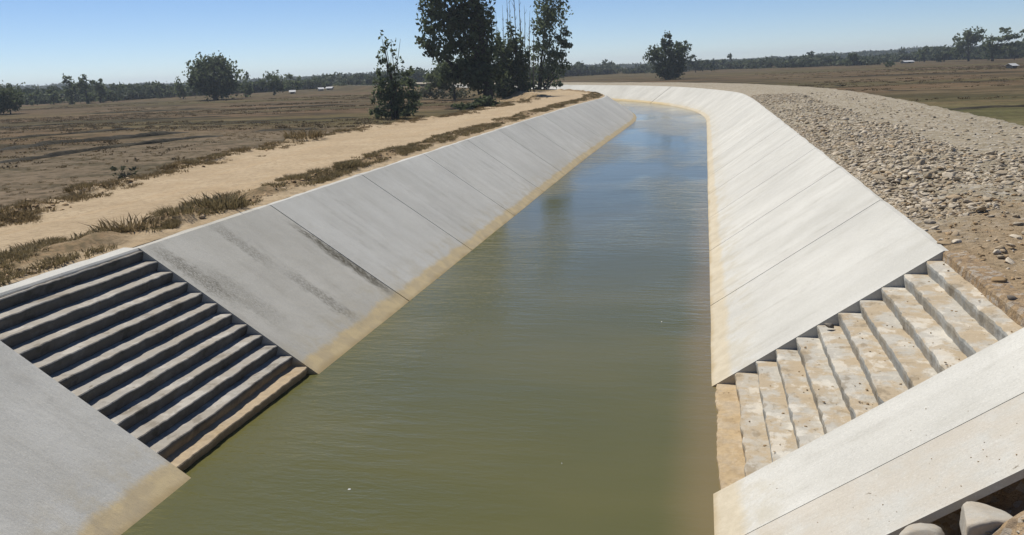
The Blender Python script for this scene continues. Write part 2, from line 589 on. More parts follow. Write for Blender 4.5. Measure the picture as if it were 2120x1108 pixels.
bund([(1965, 226), (2050, 221), (2180, 219)], 0.8, 0.18)
bund([(1730, 178), (1740, 178), (1752, 178)], 0.8, 0.3)

# ------------------------------------------------------------------ water
ss = np.r_[np.arange(-20, 130, 2.0), np.arange(130, 620, 6.0)]
T = np.linspace(-1, 1, 9)[None, :] * (HW + 0.5) + 0 * ss[:, None]
structure(loft('canal_water', ss, T, 0 * T, M_WATER))
structure(loft('canal_bed', ss, T * 1.05, 0 * T - 0.9, M_EARTH))


# ------------------------------------------------------------------ concrete lining
def panel(name, side, s0, s1, mat, label=None, cat='concrete slab', group=None, gap=0.014, step=0.4, thick=0.16, lip=0.17):
    if side > 0 and lip < 0.2:
        lip = 0.09
    s0 += gap; s1 -= gap
    nS = max(2, int(math.ceil((s1 - s0) / step)) + 1)
    ss = np.linspace(s0, s1, nS)
    H = bank_h(ss); hw = half_w(ss, side)
    fr = np.linspace(0, 1, 15)
    zb = -0.55
    T, Z = [], []
    for f in fr:                                          # upper face, toe to top
        z = zb + (H - zb) * f
        t = hw + K * z
        nz = 0.012 * fbm(ss * 0.5, ss * 0 + f * 3.0 + side, 31, 3)
        T.append(t); Z.append(z + nz)
    T.append(hw + K * H + lip * (0.8 + 0.5 * fbm(ss * 1.3, ss * 0, 12))); Z.append(H + 0.012 * fbm(ss * 2, ss * 0, 14))
    nu = len(T)
    for j in range(nu - 1, -1, -1):                       # under face, parallel to the upper one
        T.append(T[j] + (0.55 * thick if j < nu - 1 else 0.0)); Z.append(Z[j] - thick * 0.95)
    T = np.stack(T, 1) * side; Z = np.stack(Z, 1)
    n, m = T.shape
    X, Y = canal(ss[:, None] + 0 * T, T)
    V = np.stack([X, Y, Z], -1).reshape(-1, 3)
    F_ = []
    for i in range(n - 1):
        for j in range(m):
            a, b = i * m + j, i * m + (j + 1) % m
            q = (a, b, b + m, a + m)
            F_.append(q if side > 0 else q[::-1])
    for i0, flip in ((0, side > 0), ((n - 1) * m, side < 0)):
        for j in range(nu - 1):
            q = (i0 + j, i0 + j + 1, i0 + m - 2 - j, i0 + m - 1 - j)
            F_.append(q[::-1] if flip else q)
    me = mesh(name, V, F_)
    o = link(name, me, mat)
    if label:
        tag(o, label, cat, group)
    return o


ORD = ['first', 'second', 'third', 'fourth', 'fifth', 'sixth', 'seventh', 'eighth', 'ninth', 'tenth', 'eleventh', 'twelfth', 'thirteenth']
GL, GR = 'concrete panels lining the left bank', 'concrete panels lining the right bank'
LJ = [12.4, 17.05, 22.4, 28.0, 33.6, 39.1, 44.7, 50.3, 55.9, 61.5, 67.1, 72.7, 78.3]
for k in range(len(LJ) - 1):
    if k == 0:
        lab = 'grey concrete panel with dark dirt streaks just beyond the striped left steps'
    else:
        lab = f'{ORD[k]} plain grey concrete panel beyond the steps on the left bank'
    panel('concrete_slab', -1, LJ[k], LJ[k + 1], M_CONC_ST1 if k == 0 else M_CONC, lab, group=GL, gap=0.02)
panel('concrete_slab', -1, -6.0, 8.66, M_CONC_DUST if 0 else M_CONC, 'large grey concrete panel in the bottom left corner, nearer than the left steps', group=GL, lip=0.50)
panel('canal_lining', -1, 78.3, 420, M_CONC, 'distant grey concrete lining of the left bank where the canal bends away', 'concrete lining', step=4)
RJ = [12.62, 17.2, 22.5, 27.4, 32.5, 37.6, 42.7, 47.8, 52.9, 58.0, 63.1, 68.2]
for k in range(len(RJ) - 1):
    if k == 0:
        lab = 'bright white concrete panel directly beyond the sandy right steps'
    else:
        lab = f'{ORD[k]} bright white concrete panel beyond the steps on the right bank'
    panel('concrete_slab', 1, RJ[k], RJ[k + 1], M_CONC, lab, group=GR, gap=0.018)
panel('canal_lining', 1, 68.2, 111.2, M_CONC, 'white concrete lining sweeping round the outside of the canal bend', 'concrete lining', step=2)
panel('canal_lining', 1, 111.32, 226, M_CONC, 'thin white strip of canal lining running left beyond the bend behind the trees', 'concrete lining', step=4)
panel('concrete_slab', 1, 8.0, 9.21, M_CONC, 'clean white strip of concrete panel on the near side of the sandy right steps', group=GR, gap=0.006, step=0.1, lip=0.34)
panel('concrete_slab', 1, 6.9, 8.0, M_CONC_DUST, 'dusty speckled concrete slab with an open broken edge at bottom right', group=GR, gap=0.006, step=0.1, thick=0.065, lip=0.34)


# ------------------------------------------------------------------ steps
def make_steps(name, side, s0, s1, N, mat, label, wob, copemat, seed):
    root = empty(name, (0, 0, 0))
    smid = 0.5 * (s0 + s1)
    x, y = canal(smid, side * HW)
    root.location = (float(x), float(y), 0)
    tag(root, label, 'steps')
    inv = Vector(root.location)
    H = 2.222; rise = H / N; run = H * K / N
    ns = 80
    ss = np.linspace(s0 - 0.008, s1 + 0.008, ns)
    for k in range(0, N):
        z = k * rise + rise * (0.25 if side > 0 else 0.72)     # tread level
        zmax = H
        if z > zmax - 0.03:
            break
        nose = HW + K * z
        back = HW + K * min(zmax, z + rise) + 0.14
        w1 = wob * 0.7 * fbm(ss * 0.6, ss * 0 + k * 3.3, seed) + wob * 0.7 * fbm(ss * 5.0, ss * 0 + k * 5.1, seed + 1)
        w2 = wob * 0.4 * fbm(ss * 0.7, ss * 0 + k * 2.7, seed + 2) + wob * 0.35 * fbm(ss * 6, ss * 0 + k, seed + 3)
        edge = smooth01(np.minimum(ss - s0, s1 - ss) / 0.12)
        w1 *= edge; w2 *= edge
        b = 0.014
        prof = [(nose + (0.05 if side < 0 else 0.03) + 0.6 * w1, z - rise - 0.02 + 0 * w1), (nose + w1 * 0.9, z - 0.05 + w2), (nose + 0.004 + w1, z - b + w2),
                (nose + b + w1, z + w2), (nose + 0.12 + w1 * 0.5, z + 0.006 + w2 * 0.8), (back - 0.16 + 0 * w1, z + 0.01 + w2 * 0.7), (back + 0 * w1, z + 0.01 + w2 * 0.7),
                (back + 0 * w1, z - rise - 0.25 + 0 * w1)]
        T = np.stack([p[0] for p in prof], 1) * side; Z = np.stack([p[1] for p in prof], 1)
        X, Y = canal(ss[:, None] + 0 * T, T)
        V = np.stack([X - inv.x, Y - inv.y, Z], -1).reshape(-1, 3)
        m = len(prof)
        F_ = []
        for i in range(ns - 1):
            for j in range(m):
                a, c = i * m + j, i * m + (j + 1) % m
                q = (a, c, c + m, a + m)
                F_.append(q if side > 0 else q[::-1])
        c0 = tuple(range(m)); c1 = tuple(range((ns - 1) * m, ns * m))
        F_ += [c0[::-1] if side > 0 else c0, c1 if side > 0 else c1[::-1]]
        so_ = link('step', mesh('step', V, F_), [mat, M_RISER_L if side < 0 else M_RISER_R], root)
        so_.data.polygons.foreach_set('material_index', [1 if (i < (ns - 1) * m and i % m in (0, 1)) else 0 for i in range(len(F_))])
    # coping that closes the flight at the top of the bank
    wob2 = 0.03 * fbm(ss * 1.5, ss * 0, seed + 9)
    f0 = HW + K * H
    prof = [(f0 - 0.02 + wob2, H - 0.5 + 0 * ss), (f0 + wob2, H - 0.03 + 0 * ss), (f0 + 0.03 + wob2, H + 0 * ss), (f0 + 0.30 + wob2 * 2, H + 0.01 + 0.4 * wob2), (f0 + 0.30 + wob2 * 2, H - 0.5 + 0 * ss)]
    T = np.stack([p[0] for p in prof], 1) * side; Z = np.stack([p[1] for p in prof], 1)
    X, Y = canal(ss[:, None] + 0 * T, T)
    V = np.stack([X - inv.x, Y - inv.y, Z], -1).reshape(-1, 3)
    m = len(prof); F_ = []
    for i in range(ns - 1):
        for j in range(m):
            a, c = i * m + j, i * m + (j + 1) % m
            q = (a, c, c + m, a + m)
            F_.append(q if side > 0 else q[::-1])
    c0 = tuple(range(m)); c1 = tuple(range((ns - 1) * m, ns * m))
    F_ += [c0[::-1] if side > 0 else c0, c1 if side > 0 else c1[::-1]]
    link('coping', mesh('coping', V, F_), copemat, root)
    return root


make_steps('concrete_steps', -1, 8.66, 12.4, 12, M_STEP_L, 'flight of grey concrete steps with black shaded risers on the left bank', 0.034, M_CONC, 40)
make_steps('concrete_steps', 1, 9.21, 12.62, 11, M_STEP_R, 'flight of sandy dirt-covered concrete steps on the right bank', 0.052, M_EARTH, 60)

# ------------------------------------------------------------------ left berm with sandy road
ss = np.r_[np.arange(-15, 5, 0.5), np.arange(5, 40, 0.16), np.arange(40, 100, 0.5), np.arange(100, 121, 1.0)]
so = [-15, 8, 15.6, 21.8, 30.5, 37.4, 45, 56, 66, 79, 90, 100, 130, 460]
to = [11.5, 11.6, 12.4, 14.0, 15.2, 15.5, 14.7, 13.4, 13.1, 13.1, 13.3, 13.0, 12.5, 12.5]


def left_edge(s):
    return np.interp(s, so, to) + 0.5 * fbm(np.asarray(s) * 0.35, np.asarray(s) * 0, 21, 4) + 0.35 * fbm(np.asarray(s) * 1.4, np.asarray(s) * 0, 22, 3)


fr = np.r_[np.linspace(0, 0.32, 18), np.linspace(0.34, 0.92, 22), np.linspace(0.94, 1.0, 4)]
inner = -top_t(ss, -1) + 0.15 + 0.22 * np.exp(-((ss - 8.5) / 4.2) ** 4) + 0.12 * fbm(ss * 1.7, ss * 0, 24, 3)
outer = left_edge(ss)
Tl = inner[:, None] + (outer - inner)[:, None] * fr[None, :]
S2 = ss[:, None] + 0 * Tl
u = fr[None, :] + 0 * Tl
Hs = bank_h(ss)[:, None]
inn = np.exp(-((Tl - inner[:, None] - 0.9) / 0.55) ** 2)
out = np.exp(-((outer[:, None] - Tl) / 0.9) ** 2)
Zl = Hs - 0.02 + 0.05 * fbm(Tl * 0.8, S2 * 0.5, 25, 4) + 0.05 * fbm(Tl * 4, S2 * 3, 26, 3) * (0.3 + inn + out) \
    + 0.13 * inn * (0.5 + 1.6 * np.clip(fbm(Tl * 1.2, S2 * 0.8, 27, 3) + 0.3, 0, 1)) + 0.22 * out * np.clip(0.35 + 1.6 * fbm(Tl * 0.7, S2 * 0.6, 28, 3), 0, 1)
Zl[:, 0] = Hs[:, 0] - 0.02
verge = np.clip(inn * 1.0 + out * 0.6, 0, 1)
# far side batter down to the field
T2, Z2, v2 = [Tl], [Zl], [verge]
for d, z in ((0.7, 0.62), (1.6, 0.3), (2.6, 0.02), (4.0, -0.35)):
    tt = (outer + d + 0.25 * fbm(ss * 0.8, ss * 0 + d, 29))[:, None]
    T2.append(tt); Z2.append((FIELD_Z + (Hs - FIELD_Z) * z if z > 0 else FIELD_Z + z + 0 * Hs) + 0.08 * fbm(tt, ss[:, None], 30)); v2.append(0.75 + 0 * tt)
Tl = np.concatenate(T2, 1); Zl = np.concatenate(Z2, 1); verge = np.concatenate(v2, 1)
ob = structure(loft('dirt_road', ss, -Tl, Zl, M_ROAD))
at_ = ob.data.attributes.new('verge', 'FLOAT', 'POINT')
at_.data.foreach_set('value', verge.ravel().astype(np.float32))


def left_ground(s, t):
    """height of the road bank at chainage s and offset t (t > 0 to the left)"""
    i = int(np.clip(np.searchsorted(ss_l, s), 0, len(ss_l) - 1))
    return float(np.interp(t, Tl_l[i], Zl_l[i]))


ss_l, Tl_l, Zl_l = ss, Tl, Zl
ss = np.arange(120, 460, 3.0)
Tf = top_t(ss, -1)[:, None] - np.array([-0.3, 0.25, 2, 4, 6, 8, 10, 13])[None, :]
Zf = bank_h(ss)[:, None] - np.array([0.3, 0.02, 0.05, 0.1, 0.5, 0.9, 1.2, 1.6])[None, :] + 0.1 * fbm(Tf, ss[:, None] * 0.4, 33)
structure(loft('field_bank', ss, Tf, Zf, M_FIELD))

# ------------------------------------------------------------------ right gravel bank
ss = np.r_[np.arange(-15, 5, 0.5), np.arange(5, 45, 0.2), np.arange(45, 110, 0.5), np.arange(110, 600, 3.0)]
inner = top_t(ss, 1) + 0.05 + 0.05 * fbm(ss * 1.1, ss * 0, 50, 4)
inner = np.where(ss < 12.7, top_t(ss, 1) + 0.24 + 0.1 * fbm(ss * 2, ss * 0, 51, 3), inner)
outer = np.interp(ss, [-15, 12, 33, 45, 60, 80, 120, 600], [13.6, 13.8, 14.1, 14.35, 14.4, 14.0, 13.5, 13.5]) + 0.25 * fbm(ss * 0.4, ss * 0, 52, 3)
fr = np.r_[np.linspace(0, 0.5, 26), np.linspace(0.53, 1.0, 15)]
Tr = inner[:, None] + (outer - inner)[:, None] * fr[None, :]
S2 = ss[:, None] + 0 * Tr
Hs = bank_h(ss)[:, None]
d_in = Tr - inner[:, None]
rough = smooth01(1.2 - (Tr - 6.5) / 4.5)
amp = np.exp(-((S2 - 22) / 26) ** 2)
Zr = Hs + 0.0 + 0.10 * smooth01(d_in / 1.5) + (0.10 * fbm(Tr * 0.9, S2 * 0.9, 53, 4) + 0.16 * np.clip(fbm(Tr * 0.45, S2 * 0.45, 54, 3), 0, 1)) * (0.35 + 0.65 * rough * amp) * smooth01(d_in / 0.6 + 0.15) \
    + 0.04 * fbm(Tr * 4, S2 * 4, 55, 2) * smooth01(d_in / 0.3)
Zr[:, 0] = Hs[:, 0] - 0.03
T2, Z2 = [Tr], [Zr]
for d, z in ((0.8, 0.6), (1.8, 0.25), (2.8, -0.05), (4.2, -0.5)):
    tt = (outer + d)[:, None]
    T2.append(tt); Z2.append((FIELD_Z + (Hs - FIELD_Z) * z if z > 0 else FIELD_Z + z + 0 * Hs))
Tr = np.concatenate(T2, 1); Zr = np.concatenate(Z2, 1)
structure(loft('gravel_bank', ss, Tr, Zr, M_GRAVEL))
ss_r, Tr_r, Zr_r = ss, Tr, Zr


def right_ground(s, t):
    i = int(np.clip(np.searchsorted(ss_r, s), 0, len(ss_r) - 1))
    return float(np.interp(t, Tr_r[i], Zr_r[i]))


# unlined earth slope nearer than the broken slab edge
ss = np.arange(-8, 7.7, 0.08)
tt = np.linspace(3.2, 6.95, 50)
Te = tt[None, :] + 0 * ss[:, None]; S2 = ss[:, None] + 0 * Te
near = smooth01((6.84 - S2) / 0.4)
Ze = (Te - HW) / K - 0.36 + 0.20 * near + (0.20 * fbm(Te * 1.1, S2 * 1.1, 80, 4) + 0.10 * np.clip(fbm(Te * 2.3, S2 * 2.3, 81, 3), 0, 1)) * (0.25 + 0.75 * near)
Ze = np.minimum(Ze, (Te - HW) / K + 0.04 - 0.3 * (1 - near))
cont = smooth01((S2 - 7.04) / 0.22)
Ze = Ze * (1 - cont) + ((Te - HW) / K - 0.068) * cont
structure(loft('earth_slope', ss, Te, Ze, M_EARTH))


def earth_ground(s, t):
    i = int(np.clip(round((s + 8) / 0.08), 0, len(Ze) - 1))
    return float(np.interp(t, tt, Ze[i]))


# ------------------------------------------------------------------ stones
def ico(sub=1):
    import bmesh
    bm = bmesh.new()
    bmesh.ops.create_icosphere(bm, subdivisions=sub, radius=1.0)
    V = np.array([v.co[:] for v in bm.verts]); Fc = np.array([[v.index for v in f.verts] for f in bm.faces])
    bm.free()
    return V, Fc


ICO1, ICO1F = ico(1)
ICO2, ICO2F = ico(2)


def rock_shape(base, r, flat=0.6, cuts=7):
    V = base.copy()
    for _ in range(cuts + 5):                                   # chop by planes: angular faces
        nrm = r.normal(size=3); nrm /= np.linalg.norm(nrm)
        d = r.uniform(0.28, 0.62)
        k = V @ nrm
        V = V - np.outer(np.maximum(0, k - d), nrm)
    V = V * np.array([r.uniform(0.7, 1.2), r.uniform(0.7, 1.2), flat * r.uniform(0.7, 1.2)])
    return V


ROCK_ME = [mesh('rubble_stone', rock_shape(ICO2, rng), ICO2F) for _ in range(14)]
CLOD_ME = [mesh('earth_clod', rock_shape(ICO2, rng, 0.7, 12), ICO2F) for _ in range(5)]
for me in ROCK_ME:
    me.materials.append(M_ROCK)
for me in CLOD_ME:
    me.materials.append(M_CLOD)


def project(P):
    d = np.asarray(P) - EYE
    z = d @ FW
    return 1060 + F_PX * (d @ RT) / z, 554 - F_PX * (d @ UP) / z, z


cand = []
for _ in range(46000):
    s = 11.5 + 58 * rng.random() ** 1.6
    t = 6.62 + 7.2 * rng.random() ** 1.5
    dens = 1.0
    if s < 15.6 + 2 * float(vnoise(t * 0.8, s * 0.3, 91)):
        dens = 0.05
    elif s < 18.5 and t > 8.2:
        dens = 0.25
    if t > 10.2 and s > 24:
        dens *= 0.12
    if s > 36:
        dens *= 0.5
    dens *= 0.35 + 1.3 * max(0.0, float(fbm(s * 0.35, t * 0.5, 90, 3)) + 0.5)
    if rng.random() > dens:
        continue
    if s < 13.1 and t < 7.0:
        continue
    size = 0.032 + 0.105 * rng.random() ** 3.0
    if rng.random() < 0.035:
        size *= 1.7
    if t < top_t(s, 1) + 0.25:
        size = min(size, 0.07)
    x, y = canal(s, t)
    z = right_ground(s, t) if t > 6.62 else float(bank_h(s))
    cand.append((float(x), float(y), z, size, s, t))
vis = []
for c in cand:
    u, v, z = project(c[:3])
    vis.append((c[3] / z if (-20 < u < 2140 and 0 < v < 1120) else 0, c))
vis.sort(key=lambda q: -q[0])
BIG = [c for w, c in vis[:230] if w > 0]
REST = [c for w, c in vis[230:]]
KINDS = [('pale angular rubble stone lying in the heap along the right bank', 'stone', 'rubble stones along the right bank')]
for i, c in enumerate(BIG):
    o = bpy.data.objects.new('rubble_stone', ROCK_ME[i % len(ROCK_ME)])
    COL.objects.link(o)
    o.location = (c[0], c[1], c[2] + c[3] * 0.05)
    o.rotation_euler = (rng.normal() * 0.25, rng.normal() * 0.25, rng.random() * 6.28)
    o.scale = (c[3],) * 3
    tag(o, 'pale angular rubble stone lying loose in the heap along the right bank', 'stone', 'rubble stones along the right bank')


def scatter(name, items, mat, label, cat, base=ICO1, basef=ICO1F, flat=0.6, lift=0.03):
    protos = [rock_shape(base, rng, flat, 6) for _ in range(10)]
    Vs, Fs, off = [], [], 0
    for i, c in enumerate(items):
        a = rng.random() * 6.28; ca, sa = math.cos(a), math.sin(a)
        V = protos[i % 10] @ np.array([[ca, sa, 0], [-sa, ca, 0], [0, 0, 1]]) * c[3]
        Vs.append(V + np.array([c[0], c[1], c[2] + c[3] * lift])); Fs.append(basef + off); off += len(V)
    return stuff(link(name, mesh(name, np.concatenate(Vs), np.concatenate(Fs)), mat), label, cat)


scatter('rubble', REST, M_ROCK, 'mass of small broken stone covering the right bank', 'rubble')

# earth clods on the brown ground by the right steps and on the near earth slope
small = []
for _ in range(2600):
    s = rng.uniform(7.5, 20); t = 6.75 + 6 * rng.random() ** 1.2
    x, y = canal(s, t)
    small.append((float(x), float(y), right_ground(s, t), 0.012 + 0.075 * rng.random() ** 3.2))
for _ in range(1500):
    s = rng.uniform(1.0, 6.75); t = rng.uniform(3.3, 6.7)
    x, y = canal(s, t)
    small.append((float(x), float(y), earth_ground(s, t), 0.010 + 0.07 * rng.random() ** 3))
near_st = []
for _ in range(46):
    s = rng.uniform(5.6, 6.8); t = rng.uniform(4.2, 6.6)
    x, y = canal(s, t)
    near_st.append((float(x), float(y), earth_ground(s, t), 0.02 + 0.075 * rng.random() ** 2.5))
scatter('loose_stones', near_st, M_ROCK, 'loose broken stones on the earth below the open slab edge', 'stones', ICO2, ICO2F)
scatter('earth_clods', small, M_CLOD, 'loose crumbs of brown earth around the right steps', 'earth')
grit = []
for _ in range(70):                                        # grit left on the dusty slab
    s = rng.uniform(6.95, 7.7) if rng.random() < 0.8 else rng.uniform(8.0, 9.1)
    z = rng.uniform(0.2, 2.0)
    x, y = canal(s, HW + K * z)
    grit.append((float(x), float(y), z + 0.004, 0.004 + 0.010 * rng.random() ** 2))
for _ in range(230):                                       # crumbs lying on the right treads
    k_ = rng.integers(0, 11); z = (k_ + 0.25) * 2.222 / 11
    s = 9.25 + 3.3 * rng.random() ** 1.4; x, y = canal(s, HW + K * z + 0.03 + 0.25 * rng.random() ** 0.6)
    grit.append((float(x), float(y), z + 0.012, 0.006 + 0.03 * rng.random() ** 3))
scatter('slab_grit', grit, M_CLOD, 'specks of grit and crumbs lying on the right steps and the dusty slab', 'grit')


def one_rock(name, u, v, s, t, size, zsc, mat, label, cat, ground, sub=ICO2, subf=ICO2F, seed=1, rz=0.0, lift=0.2):
    r = np.random.default_rng(seed)
    V = rock_shape(sub, r, zsc, 9)
    x, y = canal(s, t)
    o = link(name, mesh(name, V * size, subf), mat)
    o.location = (float(x), float(y), ground(s, t) + size * zsc * lift)
    o.rotation_euler = (0, 0, rz)
    return tag(o, label, cat)


def chain(u, v, z):
    p = at(u, v, z)
    return float(p[1]), float(p[0] - X0)


s_, t_ = chain(2100, 596, 2.35)
one_rock('dark_stone', 0, 0, s_, t_, 0.10, 0.8, M_DARKROCK, 'single dark stone on bare brown earth right of the sandy steps', 'stone', right_ground, seed=3, lift=0.4)
s_, t_ = chain(2065, 562, 2.35)
one_rock('earth_clod', 0, 0, s_, t_, 0.17, 0.5, M_CLOD, 'flat brown clod of earth above the corner of the right steps', 'clod', right_ground, seed=5)
s_, t_ = chain(1975, 515, 2.35)
for k, (du, dv, sz) in enumerate(((1990, 505, 0.13), (2015, 519, 0.16), (1960, 488, 0.14))):
    s_, t_ = chain(du, dv, 2.35)
    one_rock('flat_stone', 0, 0, s_, t_, sz, 0.35, M_ROCK, ['flat stone lying at the top corner of the right steps', 'flat stone half buried in earth right of the steps corner', 'flat stone at the top edge of the nearest white panel'][k], 'stone', right_ground, seed=20 + k)
# dark stone caught on a tread beside the panel end
x_, y_ = canal(12.45, HW + K * 1.16)
s_ = 12.42
V = rock_shape(ICO2, np.random.default_rng(9), 0.7, 8) * 0.085
o = link('lodged_stone', mesh('lodged_stone', V, ICO2F), M_DARKROCK)
z_ = 5 * 2.222 / 11 + 2.222 / 11 * 0.25
xx_, yy_ = canal(s_, HW + K * z_ + 0.14)
o.location = (float(xx_), float(yy_), z_ + 0.055)
tag(o, 'small grey stone lodged on a tread against the white panel end', 'stone')


# half buried lumps of concrete below the broken slab edge
def lump(name, s, t, rx, ry, rz_, rot, label, seed, cutx=-0.55):
    V, LF = ico(4)
    V = V * (1 + 0.22 * fbm(V[:, 0] * 1.3 + seed, V[:, 1] * 1.3 + V[:, 2] * 1.7, seed, 4))[:, None]
    r = np.random.default_rng(seed)
    V[:, 0] = np.maximum(V[:, 0], cutx)                     # one broken flat face
    for _ in range(5):
        nn = r.normal(size=3); nn /= np.linalg.norm(nn); V = V - np.outer(np.maximum(0, V @ nn - 0.72), nn)
    V[:, 0] = np.maximum(V[:, 0], cutx)
    V *= np.array([rx, ry, rz_])
    V[:, 0] += 0.02 * rx * fbm(V[:, 1] * 6, V[:, 2] * 6, seed, 3)
    o = link(name, mesh(name, V, LF, True), M_LUMP)
    x, y = canal(s, t)
    o.location = (float(x), float(y), earth_ground(s, t) + 0.15 * rz_)
    o.rotation_euler = (0, 0, rot)
    return tag(o, label, 'rubble')


M_LUMP = concrete('lump_concrete', (0.42, 0.40, 0.35), None, 0.6)

# ------------------------------------------------------------------ foliage
def leaf_cards(C, size, r, aspect=0.6, tone=None, droop=0.0):
    """one small quad per centre in C, random orientation"""
    n = len(C)
    a = r.normal(size=(n, 3)); a[:, 2] -= droop
    a /= np.linalg.norm(a, axis=1)[:, None]
    b = r.normal(size=(n, 3)); b -= a * (a * b).sum(1)[:, None]; b /= np.linalg.norm(b, axis=1)[:, None]
    sz = size * r.uniform(0.55, 1.3, size=n)[:, None]
    a = a * sz; b = b * sz * aspect
    V = np.stack([C - a, C - b * 0.9 + a * 0.1, C + a, C + b * 0.9 + a * 0.1], 1).reshape(-1, 3)
    Fc = np.arange(n * 4).reshape(-1, 4)
    return V, Fc


def crown_mesh(name, clumps, leaf, r, aspect=0.6, droop=0.0):
    """clumps: (cx, cy, cz, rx, ry, rz, density)"""
    Vs, Fs, Ts, off = [], [], [], 0
    for (cx, cy, cz, rx, ry, rz_, dn) in clumps:
        area = 4 * math.pi * ((rx * rz_ + rx * ry + ry * rz_) / 3)
        nsub = int(np.clip(area / (leaf * leaf * 30), 5, 60))
        # twigs: small sub-clumps near the shell, so that the outline is ragged and gaps show
        d = r.normal(size=(nsub, 3)); d /= np.linalg.norm(d, axis=1)[:, None]
        rad = r.uniform(0.35, 1.06, size=nsub) ** 0.6
        sc = d * rad[:, None] * np.array([rx, ry, rz_])
        nl = int(area * dn * 1.5 / (leaf * leaf * aspect * 2.2))
        nl = min(nl, 2600)
        k = r.integers(0, nsub, size=nl)
        spread = np.array([rx, ry, rz_]) * r.uniform(0.12, 0.34, size=(nsub, 1))[k]
        C = sc[k] + r.normal(size=(nl, 3)) * spread
        tone_c = r.random(nsub)
        V, Fc = leaf_cards(C + np.array([cx, cy, cz]), leaf, r, aspect, droop=droop)
        Vs.append(V); Fs.append(Fc + off); off += len(V)
        Ts.append(np.repeat(tone_c[k], 1))
    me = mesh(name, np.concatenate(Vs), np.concatenate(Fs))
    at_ = me.attributes.new('tone', 'FLOAT', 'FACE')
    tv = np.concatenate(Ts).astype(np.float32)
    if len(tv) == len(me.polygons):
        at_.data.foreach_set('value', tv)
    return me


def tube(pts, radii, seg=7):
    V, F_ = [], []
    pts = [np.asarray(p, float) for p in pts]
    for i, p in enumerate(pts):
        d = pts[min(i + 1, len(pts) - 1)] - pts[max(i - 1, 0)]
        d = d / (np.linalg.norm(d) + 1e-9)
        e = np.array([1, 0, 0]) if abs(d[0]) < 0.8 else np.array([0, 1, 0])
        p1 = np.cross(d, e); p1 /= np.linalg.norm(p1); p2 = np.cross(d, p1)
        for k in range(seg):
            an = 2 * math.pi * k / seg
            V.append(p + radii[i] * (math.cos(an) * p1 + math.sin(an) * p2))
    for i in range(len(pts) - 1):
        for k in range(seg):
            F_.append((i * seg + k, i * seg + (k + 1) % seg, (i + 1) * seg + (k + 1) % seg, (i + 1) * seg + k))
    F_.append(tuple(range(seg))[::-1]); F_.append(tuple(range((len(pts) - 1) * seg, len(pts) * seg)))
    return V, F_


def join(parts):
    V, F_ = [], []
    for v, f in parts:
        o = len(V); V += list(v); F_ += [tuple(i + o for i in q) for q in f]
    return V, F_


def tree(name, base, clumps, leaf, mat, label, cat='tree', group=None, trunk=0.02, seed=1, depth=0.8, zg=None, aspect=0.6, droop=0.0, stems=1, bark=None, dens=1.0):
    """base: surveyed foot of the tree; clumps: (u, v, ru, rv[, density]) as seen in the survey photo, turned into metres at the tree's distance"""
    r = np.random.default_rng(seed)
    P = at(base[0], base[1], FIELD_Z if zg is None else zg)
    gz = fz(P[0], P[1]) if zg is None else zg
    D = float((P - EYE) @ FW)
    mp = D / F_PX
    root = empty(name, (float(P[0]), float(P[1]), gz))
    tag(root, label, cat, group)
    side = R0; fwd = F0
    cl = []
    for c in clumps:
        u, v, ru, rv = c[:4]
        dn = c[4] if len(c) > 4 else 1.0
        wx = (u - base[0]) * mp; wz = max((base[1] - v + (base[0] - u) * 0.043) * mp, rv * mp * 0.6)
        dd = r.uniform(-0.5, 0.5) * depth * ru * mp
        off = side * wx + fwd * dd
        cl.append((off[0], off[1], wz, ru * mp, ru * mp * 0.9, rv * mp, dn * dens))
    top = max(c[2] for c in cl)
    link('crown', crown_mesh('crown', cl, leaf, r, aspect, droop), mat, root)
    parts = []
    tr = max(trunk * top, 0.05)
    for k in range(stems):
        ang = r.uniform(0, 6.28)
        o0 = np.array([math.cos(ang), math.sin(ang), 0]) * (0.0 if stems == 1 else r.uniform(0.2, 0.9) * tr * 6)
        mid = max(cl, key=lambda c: c[5] * c[3]) if k == 0 else cl[r.integers(len(cl))]
        tip = np.array([mid[0] * 0.6, mid[1] * 0.6, top * 0.92])
        pts = [o0 + np.array([0, 0, -0.25]), o0 * 0.9 + np.array([r.normal() * tr * 0.5, r.normal() * tr * 0.5, top * 0.2]), o0 * 0.7 + tip * np.array([0.3, 0.3, 0.5]) + r.normal(size=3) * tr * 0.5, tip]
        parts.append(tube(pts, [tr * 1.25, tr, tr * 0.65, tr * 0.15]))
    for c in cl[:14]:
        a0 = np.array([c[0] * 0.15, c[1] * 0.15, c[2] * 0.45]); a2 = np.array(c[:3])
        a1 = (a0 + a2) / 2 + np.array([0, 0, -0.06 * top]) + r.normal(size=3) * 0.02 * top
        parts.append(tube([a0, a1, a2], [tr * 0.45, tr * 0.3, tr * 0.08], 5))
    V, F_ = join(parts)
    link('trunk', mesh('trunk', V, F_, True), bark or M_BARK, root)
    return root


